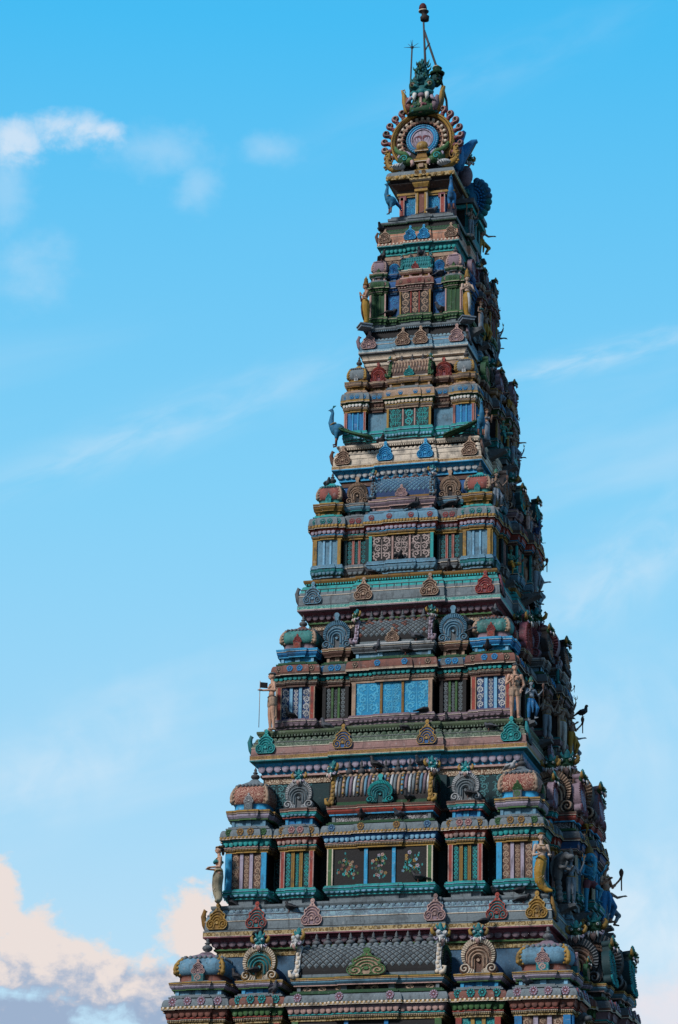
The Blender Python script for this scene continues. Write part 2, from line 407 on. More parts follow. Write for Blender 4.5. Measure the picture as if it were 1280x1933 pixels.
def fan_mesh(knob=False, lobes=True):
    def sdf(x, z):
        ax = np.abs(x)
        d = mn(circ(x, z, 0, .47, .44), boxd(x, z, 0, .07, .33, .07))
        if lobes: d = mn(d, circ(ax, z, .37, .11, .115))
        if knob: d = mn(d, boxd(x, z, 0, .95, .06, .1), circ(x, z, 0, 1.08, .09))
        return d
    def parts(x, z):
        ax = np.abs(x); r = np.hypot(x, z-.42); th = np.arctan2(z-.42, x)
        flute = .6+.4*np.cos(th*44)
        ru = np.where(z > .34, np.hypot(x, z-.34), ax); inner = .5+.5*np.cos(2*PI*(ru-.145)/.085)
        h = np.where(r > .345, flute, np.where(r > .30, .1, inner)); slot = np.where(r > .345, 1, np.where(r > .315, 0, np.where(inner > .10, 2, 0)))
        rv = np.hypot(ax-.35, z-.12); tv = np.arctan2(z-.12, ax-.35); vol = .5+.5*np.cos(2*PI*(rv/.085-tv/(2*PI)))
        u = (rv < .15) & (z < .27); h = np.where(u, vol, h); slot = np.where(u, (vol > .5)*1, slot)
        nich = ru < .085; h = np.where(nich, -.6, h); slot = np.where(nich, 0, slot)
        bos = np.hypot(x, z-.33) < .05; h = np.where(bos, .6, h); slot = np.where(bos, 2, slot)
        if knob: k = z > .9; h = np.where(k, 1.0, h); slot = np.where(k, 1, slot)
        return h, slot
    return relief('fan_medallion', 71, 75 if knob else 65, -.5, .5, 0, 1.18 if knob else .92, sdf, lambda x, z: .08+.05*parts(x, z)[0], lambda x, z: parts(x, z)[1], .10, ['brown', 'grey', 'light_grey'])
def rosette_mesh():
    def sdf(x, z): return mn(circ(x, z, 0, .48, .44), boxd(x, z, 0, .06, .30, .06))
    def h(x, z):
        r = np.hypot(x, z-.46); th = np.arctan2(z-.46, x)
        return np.where(r < .12, .9, np.where(r < .25, .0, .5+.4*np.cos(th*10)))
    return relief('rosette', 19, 18, -.5, .5, 0, .93, sdf, lambda x, z: .14+.10*h(x, z), lambda x, z: (h(x, z) > .3).astype(int), .10, ['teal', 'sky'])
KUDU, FAN, FANK, ROS = kudu_mesh(), fan_mesh(), fan_mesh(True), rosette_mesh()
def finial_mesh():
    b = MB(); b.lathe((0, 0, 0), [(.16, 0), (.17, .05), (.10, .09), (.075, .14), (.17, .22), (.215, .32), (.19, .42), (.10, .50), (.06, .54), (.12, .57), (.12, .61), (.05, .66), (.075, .74), (.06, .82), (.02, .92), (.005, 1.0)], 'stone', seg=14)
    return b.mesh('finial')
FIN = finial_mesh()
def lion_head_mesh():
    """bulging-eyed guardian face, fangs, curled ears and crest; faces -Y, about 1 unit tall"""
    b = MB(); e = 'turq'
    b.ball((0, .05, .42), (.30, .22, .26), e, 14, 9); b.ball((0, -.13, .30), (.20, .20, .14), e, 12, 8)
    b.ball((0, -.30, .33), (.10, .07, .06), e, 8, 6)
    for s in (-1, 1):
        b.ball((s*.17, -.15, .52), (.125, .12, .125), 'turq', 12, 8); b.ball((s*.175, -.255, .52), (.06, .04, .06), 'white', 8, 6); b.ball((s*.178, -.288, .52), (.028, .02, .028), 'black', 6, 5)
        b.tube([(s*.15, -.24, .24), (s*.17, -.29, .12), (s*.19, -.27, .0)], [.055, .04, .008], 'white', 7)
        b.tube([(s*.06, -.29, .22), (s*.06, -.31, .15)], [.035, .012], 'white', 6)
        b.tube([(s*.28, .02, .42), (s*.42, -.02, .50), (s*.47, .0, .66), (s*.40, 0, .76), (s*.34, 0, .70)], [.10, .10, .075, .05, .02], 'gold', 8)
        b.tube([(s*.12, 0, .62), (s*.18, -.05, .74), (s*.25, -.04, .84), (s*.22, -.02, .92)], [.07, .06, .045, .012], 'teal', 8)
        b.tube([(s*.20, -.12, .22), (s*.34, -.12, .14), (s*.38, -.10, .26), (s*.30, -.12, .30)], [.07, .06, .045, .02], 'lilac', 7)
    b.lathe((0, .02, .60), [(.16, 0), (.19, .06), (.13, .12), (.15, .18), (.10, .26), (.11, .30), (.03, .42)], 'teal', 12)
    b.tube([(0, -.26, .20), (0, -.24, .05), (0, -.16, -.12)], [.13, .12, .03], 'pink', 8, flat=.4)
    return b.mesh('lion_face')
LION = lion_head_mesh()
def lobes(b, plan, o, z, w, h, d, m, faces=('f', 'r', 'l'), skip=.0):
    """row of rounded petals along the visible edges of a moulding"""
    for p, q, n in offset_edges(plan, o):
        if n[1] > .5: continue
        if abs(n[0]) > .5 and not (('r' in faces and n[0] > 0) or ('l' in faces and n[0] < 0)): continue
        L = math.hypot(q[0]-p[0], q[1]-p[1]); k = int(round((L-skip)/w))
        if k < 1: continue
        for i in range(k):
            t = (i+.5)/k; x, y = p[0]+(q[0]-p[0])*t, p[1]+(q[1]-p[1])*t
            if abs(n[1]) > .5: r = (L/k*.505, d*.40, h*.58)
            else: r = (d*.40, L/k*.505, h*.58)
            b.ball((x, y, z), r, m, 8, 5)
# ------------------------------------------------------------------ painted vine scrolls and flowers on panels (3 mm proud)
def ribbon(b, pts, ws, y, m):
    vs, fs = [], []
    for i, (x, z) in enumerate(pts):
        a, c = pts[max(i-1, 0)], pts[min(i+1, len(pts)-1)]
        tx, tz = c[0]-a[0], c[1]-a[1]; l = math.hypot(tx, tz) or 1
        nx, nz = -tz/l*ws[i], tx/l*ws[i]
        vs += [(x+nx, y, z+nz), (x-nx, y, z-nz)]
    for i in range(len(pts)-1): fs.append((2*i, 2*i+2, 2*i+3, 2*i+1))
    b.add(vs, fs, m)
def disc(b, x, z, r, y, m, n=8, rz=None):
    rz = rz or r
    b.add([(x+r*math.cos(2*PI*i/n), y, z+rz*math.sin(2*PI*i/n)) for i in range(n)], [tuple(range(n))], m)
def curl(b, cx, cz, Rm, a0, s, y, m, turns=1.3, wd=.21, leaves=7):
    pts, ws = [], []
    for k in range(18):
        t = k/17; a = a0+s*t*turns*2*PI; r = Rm*(1-.80*t)
        pts.append((cx+r*math.cos(a), cz+r*math.sin(a))); ws.append(Rm*(wd*(1-.5*t)))
    ribbon(b, pts, ws, y, m); disc(b, pts[-1][0], pts[-1][1], Rm*.2, y-.0008, m, 6)
    for k in range(leaves):
        t = .02+k*.10; a = a0+s*t*turns*2*PI; r = Rm*(1-.80*t)+Rm*.17
        disc(b, cx+r*math.cos(a), cz+r*math.sin(a), Rm*.21, y-.0004-k*.0001, m, 6, Rm*.25)
def vine(b, x0, x1, z0, z1, y, m, rnd, dens=1.0):
    w, h = x1-x0, z1-z0
    if w > .27 and h > .27:                                            # a wide panel: mirrored sprays about a stem
        xm = (x0+x1)/2; n = max(2, int(round(h/(w*.36)))); c = h/n
        ribbon(b, [(xm+.006*math.sin(i), z0+.04*h+i*h*.86/10) for i in range(11)], [.012-.0007*i for i in range(11)], y, m)
        for s in (-1, 1):
            for i in range(n):
                Rm = min(w*.21, c*.46)*(1.0 if i % 2 == 0 else .82); cx = xm+s*(w*.25 if i % 2 == 0 else w*.19); cz = z0+c*(i+.5)
                curl(b, cx, cz, Rm, -PI/2 if i % 2 == 0 else PI/2, s if i % 2 == 0 else -s, y-.0012, m, 1.2, .19)
                curl(b, xm+s*w*.41, cz+c*.42, min(w*.075, c*.2), PI, s, y-.0016, m, 1.1, .2, 4)
                for q in range(3): disc(b, xm+s*w*(.08+.05*q), cz+c*(.38+.05*q), .014, y-.002, m, 6, .02)
        return
    n = max(1, int(round(h/(w*.92)*dens))); cell = h/n; s = rnd.choice((-1, 1))
    stem = [((x0+x1)/2+w*.30*math.sin((i/(n*6))*n*PI+(0 if s > 0 else PI)), z0+h*i/(n*6)) for i in range(n*6+1)]
    ribbon(b, stem, [w*.045]*len(stem), y, m)
    for i in range(n):
        cz = z0+cell*(i+.5); Rm = .40*min(w, cell)
        curl(b, (x0+x1)/2-s*w*.06, cz, Rm, 0 if s > 0 else PI, s, y-.001, m)
        curl(b, (x0+x1)/2+s*w*.34, cz+cell*.34, Rm*.36, PI/2, -s, y-.0014, m, 1.0, .22, 3)
        s = -s
def posy(b, x0, x1, z0, z1, y, rnd, cols, n=12):
    cx, cz, w, h = (x0+x1)/2, (z0+z1)/2, x1-x0, z1-z0
    for i in range(34):
        a = rnd.uniform(0, 2*PI); r = rnd.uniform(.12, .46); x, z = cx+math.cos(a)*r*w*.9, cz+math.sin(a)*r*h*.95
        ribbon(b, [(cx+(x-cx)*.3, cz+(z-cz)*.3), ((cx+x)/2+.02, (cz+z)/2), (x, z)], [.004, .006, .003], y, 'dark_green')
        disc(b, x, z, .022, y-.0004, rnd.choice(('teal', 'green', 'turq')), 6, .034)
    for i in range(n):
        a = 2*PI*i/n+rnd.uniform(-.3, .3); r = rnd.uniform(.05, .38); x, z = cx+math.cos(a)*r*w, cz+math.sin(a)*r*h; c = rnd.choice(cols); q = rnd.uniform(.018, .036)
        for k in range(5): disc(b, x+q*.9*math.cos(k*1.257), z+q*.9*math.sin(k*1.257), q*.55, y-.0012-k*.0002, c, 6)
        disc(b, x, z, q*.4, y-.003, 'ochre', 6)

# ------------------------------------------------------------------ plans
def rect_plan(x0, x1, y0, y1): return [(x0, y0), (x1, y0), (x1, y1), (x0, y1)]
def step_plan(x0, x1, y0, y1, s, f=.27, sides=True):
    xa, xb, ya, yb = x0+(x1-x0)*f, x1-(x1-x0)*f, y0+(y1-y0)*f, y1-(y1-y0)*f
    p = [(x0, y0), (xa, y0), (xa, y0-s), (xb, y0-s), (xb, y0), (x1, y0)]
    if sides: p += [(x1, ya), (x1+s, ya), (x1+s, yb), (x1, yb)]
    p += [(x1, y1), (x0, y1)]
    if sides: p += [(x0, yb), (x0-s, yb), (x0-s, ya), (x0, ya)]
    return p
def tower_plan(W, D, cs, st, y0, y1, sb, Y):
    """square tower: front at -D, back at Y; a shallow centre step in front and behind, side bays from y0 to y1"""
    return [(-W, -D), (-cs, -D), (-cs, -D-st), (cs, -D-st), (cs, -D), (W, -D), (W, y0), (W+sb, y0), (W+sb, y1), (W, y1),
            (W, Y), (cs, Y), (cs, Y+st), (-cs, Y+st), (-cs, Y), (-W, Y), (-W, y1), (-W-sb, y1), (-W-sb, y0), (-W, y0)]
BACK = {6: 2.6, 5: 2.1, 4: 1.8, 3: 1.6, 2: 1.45, 1: 1.3, 0: 1.2}
BAY = {6: (-4.8, -1.7), 5: (-3.95, -.9), 4: (-2.70, .15), 3: (-2.55, .05), 2: (-2.1, .1), 1: (-1.67, .1), 0: (-1.5, 0)}
def kap_curve(o0, z0, o1, z1, m, n=6):
    return [(o0+(o1-o0)*(1-math.cos(i/n*PI/2)), z0+(z1-z0)*math.sin(i/n*PI/2), m) for i in range(n)]

def pilaster(b, x, w, y, z0, z1, d, m, edge=None, M=None):
    b.box(x-w/2, x+w/2, y-d, y+.01, z0, z1, m)
    if edge:
        e = w*.17
        b.box(x-w/2-.003, x-w/2+e, y-d-.004, y, z0+.002, z1-.002, edge); b.box(x+w/2-e, x+w/2+.003, y-d-.004, y, z0+.002, z1-.002, edge)

RND = random.Random(11)
def pavilion(parent, M, kind, x0, x1, yf, dep, z, c, k=1.0, name='corner_pavilion', pil=True, sides='', shala=None, lion=True, fan_s=None, ros=True, finial=True):
    P = empty(name, parent)
    y1 = yf+dep; s = .055*k; mid = (x0+x1)/2; w = x1-x0
    sf = .27 if kind != 'shala' else .30
    plan = step_plan(x0, x1, yf, y1, s, sf, kind == 'corner'); box = rect_plan(x0, x1, yf, y1)
    # plinth
    h = z['s1']-z['s0']
    b = MB(M)
    b.sweep(plan, [(-.05*k, z['l'], c['foot']), (-.05*k, z['s0']-.03, c['foot']), (.0, z['s0']-.03, c['sill']), (.0, z['s0'], c['sill']), (-.01, z['s0'], c['foot']), (-.01, z['s0']+.12*h, c['sill2']),
                   (.03*k, z['s0']+.12*h, c['sill2']), (.075*k, z['s0']+.42*h, c['sill2']), (.085*k, z['s0']+.58*h, 'black'), (-.02*k, z['s0']+.59*h, 'black'), (-.02*k, z['s0']+.675*h, 'black'), (.05*k, z['s0']+.68*h, c['sill']),
                   (.075*k, z['s0']+.68*h, 'pale_blue' if c['sill'] in ('turq', 'grey_blue') else 'cream'), (.075*k, z['s0']+.73*h, c['sill']), (.073*k, z['s0']+.73*h, c['sill']), (.073*k, z['s0']+.86*h, c['sill']), (.05*k, z['s0']+.86*h, c['sill']), (.05*k, z['s1'], c['sill'])])
    lobes(b, plan, .055*k, z['s0']+.36*h, .13*k, .46*h, .03*k, c['sillp'], sides and ('f', 'r', 'l') or ('f',))
    b.build('plinth', P)
    # body and panels
    body = MB(M); body.sweep(box, [(-.03*k, z['s1'], c['dark']), (-.03*k, z['p1']+.01, c['dark'])]); body.build('body', P)
    fr = c.get('pf', (0.0, .36, .64, 1.0)); pw = c.get('pw', .13)*k*(w/.95 if kind == 'corner' else 1)
    pw = min(pw, w*.13)
    faces = [(None, x0, x1, yf)]
    if 'r' in sides: faces.append(('r', yf, y1, -x1))
    if 'l' in sides: faces.append(('l', -y1, -yf, x0))
    for fc, a0, a1, yy in faces:
        Mf = M
        if fc == 'r': Mf = (M or I4) @ Matrix.Rotation(PI/2, 4, 'Z')
        if fc == 'l': Mf = (M or I4) @ Matrix.Rotation(-PI/2, 4, 'Z')
        ww = a1-a0
        if pil:
            ps = [a0+pw*.5+(ww-pw)*t for t in fr]
            for i, px in enumerate(ps):
                outer = i in (0, len(ps)-1); q = pw*(1.0 if outer else .62)
                b = MB(Mf); pilaster(b, px, q, yy, z['s1'], z['p1'], .035*k if not outer else .045*k, c['po'] if outer else c['pi'], c.get('edge') if outer else c.get('edgei')); b.build('pilaster', P)
            for i in range(len(ps)-1):
                g0, g1 = ps[i]+pw*.42, ps[i+1]-pw*.42
                b = MB(Mf); b.box(g0-.02, g1+.02, yy-.004, yy+.03*k+.02, z['s1'], z['p1'], c['wall'])
                zz0, zz1 = z['s1']+.05*k, z['p1']-.04*k
                if c.get('scroll') == 'posy': posy(b, g0+.03, g1-.03, zz0, zz1, yy-.008, RND, (('tan', 'rust', 'rust') if i == 0 else ('pink', 'lilac', 'gold') if i == 1 else ('pale_blue', 'gold', 'lilac')))
                elif c.get('scroll'): vine(b, g0+.006, g1-.006, zz0, zz1, yy-.008, c['scroll'], RND, c.get('sd', 1.0))
                b.build('panel', P)
        else:
            b = MB(Mf); b.box(a0+.01, a1-.01, yy-.004, yy+.05, z['s1'], z['p1'], c['wall'])
            if c.get('scroll'): vine(b, a0+.04, a1-.04, z['s1']+.05, z['p1']-.04, yy-.008, c['scroll'], RND)
            b.build('panel', P)
    # architrave
    b = MB(M); a = z['a1']-z['p1']
    b.sweep(plan, [(-.04*k, z['p1'], c['arch']), (.025*k, z['p1'], c['arch']), (.025*k, z['p1']+.42*a, c['arch']), (.035*k, z['p1']+.42*a, c['dark']), (.035*k, z['p1']+.5*a, c['arch']), (.05*k, z['p1']+.5*a, c['arch']), (.05*k, z['a1']-.018*k, 'dark_brown'), (.047*k, z['a1']-.014*k, 'cream'), (.055*k, z['a1']-.012*k, 'cream'), (.055*k, z['a1'], c['strip']), (.02, z['a1'], c['strip'])])
    for p, q, n in offset_edges(plan, .05*k):                      # tiny dentils
        if n[1] < -.5:
            nn = int((q[0]-p[0])/(.035*k))
            for i in range(nn): x = p[0]+(q[0]-p[0])*(i+.5)/nn; b.box(x-.008*k, x+.008*k, p[1]-.008, p[1]+.01, z['p1']+.56*a, z['a1']-.004, c['dark'])
    b.build('architrave', P)
    # eave
    b = MB(M); ev = z['e0']-z['a1']
    b.sweep(plan, [(.02, z['a1'], 'black'), (-.035*k, z['a1']+.001, 'black'), (-.035*k, z['a1']+.016*k, 'black'), (.065*k, z['a1']+.016*k, c['strip']), (.065*k, z['a1']+.2*ev, c['strip']), (.045*k, z['a1']+.2*ev, c['petbg']), (.06*k, z['a1']+.45*ev, c['petbg']), (.10*k, z['a1']+.8*ev, c['petbg']), (.115*k, z['a1']+.94*ev, c['dark']), (.04*k, z['a1']+.945*ev, 'black'), (.04*k, z['a1']+.975*ev, 'black'),
                   (.105*k, z['a1']+.98*ev, c['dark']), (.15*k, z['e0'], 'dark_brown'), (.155*k, z['e0'], 'cream'), (.155*k, z['e0']+.014*k, c['band']), (.150*k, z['e0']+.016*k, c['band']), (.150*k, z['e1']-.014*k, 'dark_brown'), (.156*k, z['e1']-.012*k, c['kap']), (.156*k, z['e1'], c['kap'])] + kap_curve(.145*k, z['e1']+.004, .085*k, z['e2'], c['kap']) +
                  [(.075*k, z['e2']+.005, c['kap']), (.0, z['e2']+.01, 'black'), (.0, z['e2']+.03*k, 'black'), (.045*k, z['e2']+.03*k, c['kap2']), (.045*k, z['n0']-.04, c['kap2']), (.0, z['n0']-.035, c['kap2']), (.0, z['n0'], c['kap2'])])
    lobes(b, plan, .078*k, z['a1']+.60*ev, .125*k, .72*ev, .035*k, c['petal'], ('f', 'r', 'l') if sides else ('f',))
    if c.get('bead'):
        for p, q, n in offset_edges(plan, .155*k):
            if n[1] < -.5 or (n[0] > .5 and 'r' in sides):
                L = math.hypot(q[0]-p[0], q[1]-p[1]); nn = int(L/(.085*k)); hb = (z['e1']-z['e0'])*.42
                for i in range(nn):
                    t = (i+.5)/nn; b.ball((p[0]+(q[0]-p[0])*t, p[1]+(q[1]-p[1])*t, (z['e0']+z['e1'])/2), (hb if abs(n[1]) > .5 else .012, .012 if abs(n[1]) > .5 else hb, hb), c['bead'], 8, 5)
    eave = b.build('eave', P)
    if ros:
        rs = .185*k; zc = z['e1']+(z['e2']-z['e1'])*.02
        for i, t in enumerate((.07, .37, .63, .93) if kind != 'shala' else (.045, .33, .67, .955)):
            rc = c['ros'][0] if i in (0, 3) else c['ros'][1]
            o = s if i in (1, 2) else 0
            instance(ROS, 'rosette', P, (x0+w*t, yf-.135*k-o, zc), 0, rs, RC[rc], M, tilt=-.25)
        if 'r' in sides:
            for i, t in enumerate((.07, .37, .63, .93)):
                rc = c['ros'][0] if i in (0, 3) else c['ros'][1]; o = s if i in (1, 2) else 0
                instance(ROS, 'rosette', P, (x1+.135*k+o, yf+dep*t, zc), PI/2, rs, RC[rc], M, tilt=-.25)
    # neck with little posts, upper cornice
    b = MB(M); b.sweep(box, [(-.07*k, z['n0']-.03, c['neck']), (-.07*k, z['n1'], c['neck'])], True)
    for t in (.5,) if kind != 'shala' else (.34, .66):
        b.box(x0+w*t-.06*k, x0+w*t+.06*k, yf+.035*k, yf+.1, z['n0']-.02, z['n1'], c['neckp'])
    for xx in (x0+.07*k, x1-.07*k-.07*k): b.box(xx, xx+.07*k, yf+.045*k, yf+.1, z['n0']-.02, z['n1'], c['neckp'])
    if kind == 'shala' and c.get('neck_sc'):
        for i in range(8): vine(b, x0+.1+(w-.2)*i/8, x0+.1+(w-.2)*(i+.9)/8, z['n0'], z['n1']-.01, yf+.07*k-.006, c['neck_sc'], RND)
    b.build('neck', P)
    b = MB(M); u = z['u1']-z['n1']
    b.sweep(plan, [(-.07*k, z['n1'], c['strip2']), (-.01, z['n1'], c['strip2']), (-.01, z['n1']+.14*u, c['uc']), (.0, z['n1']+.18*u, c['uc']), (.03*k, z['n1']+.40*u, c['uc']), (.035*k, z['n1']+.58*u, 'black'), (-.05*k, z['n1']+.585*u, 'black'), (-.05*k, z['n1']+.655*u, 'black'), (.02*k, z['n1']+.66*u, c['uct']),
                   (.045*k, z['n1']+.66*u, 'cream'), (.045*k, z['n1']+.70*u, c['uct']), (.043*k, z['n1']+.70*u, c['uct']), (.043*k, z['n1']+.84*u, c['uce']), (.05*k, z['n1']+.84*u, c['uce']), (.05*k, z['u1'], c['kap2']), (-.04, z['u1']+.03*k, c['kap2'])])
    if c.get('uclobe'): lobes(b, plan, .015*k, z['n1']+.36*u, .11*k, .36*u, .025*k, c['uclobe'], ('f', 'r') if sides else ('f',))
    b.build('upper_cornice', P)
    cy = yf+dep/2
    if kind == 'corner':
        a = w/2-.04*k; cz = z['u1']; hd = z['d2']-z['d1']; hn = z['d1']-cz
        b = MB(M)
        b.lathe((mid, cy, cz), [(a*.99, -.02), (a*.99, hn*.3), (a*.93, hn*.32), (a*.93, hn*.95), (a*.97, hn), (a*1.05, hn+hd*.09), (a*1.09, hn+hd*.23), (a*1.08, hn+hd*.42), (a*1.0, hn+hd*.60), (a*.86, hn+hd*.73), (a*.82, hn+hd*.75), (a*.72, hn+hd*.83), (a*.50, hn+hd*.93), (a*.30, hn+hd*1.01), (a*.20, hn+hd*1.10)],
                c['dome'], 40, True, 5.0, [c['dneck']]*4+[c['dome']]*5+[c['cap']]*5, rotz=PI/40)
        lz = cz+hn+hd*.74
        for i in range(28):                                        # scalloped hem of the cap
            t = 2*PI*i/28; ca, sa = math.cos(t), math.sin(t); q = (abs(ca)**5+abs(sa)**5)**-.2*a*.86
            b.ball((mid+q*ca, cy+q*sa, lz), (.045*k, .045*k, .05*k), c['cap2'], 6, 4)
        dome = b.build('dome', P)
        for sx in (-1, 1):                                          # gilded leaf crests on the corners
            for sy in (-1, 1):
                if sy > 0 and sx < 0: continue
                b = MB(M); kk = 2**-.2
                prof = [(1.04, .0), (1.11, .12), (1.14, .26), (1.11, .42), (1.00, .60), (.84, .74), (.72, .82)]
                pts = [(mid+sx*a*kk*r, cy+sy*a*kk*r, cz+hn+hd*t) for r, t in prof]
                b.tube(pts, [.036*k*q for q in (1.1, 1.2, 1.2, 1.1, 1., .8, .4)], c['corner'], 8)
                for r, t in prof[:-1]:
                    for dx, dy in ((1, 0), (0, 1)):
                        b.ball((mid+sx*a*kk*r-sx*dx*.055*k, cy+sy*a*kk*r-sy*dy*.055*k, cz+hn+hd*(t+.05)), .034*k, c['corner'], 8, 5)
                b.ball(pts[1], .055*k, c['corner'], 10, 6); b.build('corner_crest', dome)
        sides_n = [(0, (mid, cy-a*1.09, 0))] + ([(PI/2, (mid+a*1.09, cy, 0))] if 'r' in sides else [])
        for rz, (px, py, _) in sides_n:
            ms = .215*k*(w/.95)+.03
            b = MB((M or I4) @ Matrix.Translation((px, py, 0)) @ Matrix.Rotation(rz, 4, 'Z')); b.box(-ms*.40, ms*.40, -.05, .18*k, cz-.01, cz+hn*1.05, c['niche_b']); vine(b, -ms*.36, ms*.36, cz+.02, cz+hn, -.054, c['niche'], RND); b.build('niche_block', dome)
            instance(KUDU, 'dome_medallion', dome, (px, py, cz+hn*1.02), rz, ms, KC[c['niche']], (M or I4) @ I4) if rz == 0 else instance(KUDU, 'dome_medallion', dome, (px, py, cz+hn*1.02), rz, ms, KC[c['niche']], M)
        if finial: instance(FIN, 'finial', P, (mid, cy, z['d2']+.02), 0, (.5*k, .5*k, z['f']-z['d2']+.04), [c.get('fin', 'stone')], M)
    elif kind == 'panjara':
        fs = fan_s or w*.95; cz = z['u1']
        b = MB(M); rr = fs*.44                                       # little vault behind the fan
        pts = [(mid+rr*math.cos(PI*i/12)*1.02, cz+.10*fs+rr*.9*math.sin(PI*i/12)+.02) for i in range(13)]
        vs = [(x, yf+.06, zz) for x, zz in pts]+[(x, y1, zz) for x, zz in pts]; fs_ = [(i, i+1, i+14, i+13) for i in range(12)]+[tuple(range(13))]
        b.add(vs, fs_, c['vault']); b.build('vault', P)
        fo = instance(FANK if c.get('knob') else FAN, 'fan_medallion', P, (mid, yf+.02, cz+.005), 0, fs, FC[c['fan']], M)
        for rz in (0,): 
            if lion: instance(LION, 'lion_face', fo, (mid, yf-.03*k, cz+fs*.78), 0, fs*.50, [c['lion'], 'white', 'black', 'gold', 'teal', 'lilac', 'pink'], M); 
        if lion:
            l = [o for o in fo.children][-1]; l.parent = P
    elif kind == 'shala':
        shala_roof(P, M, x0, x1, yf, dep, z, c, k, **(shala or {}))
    return P

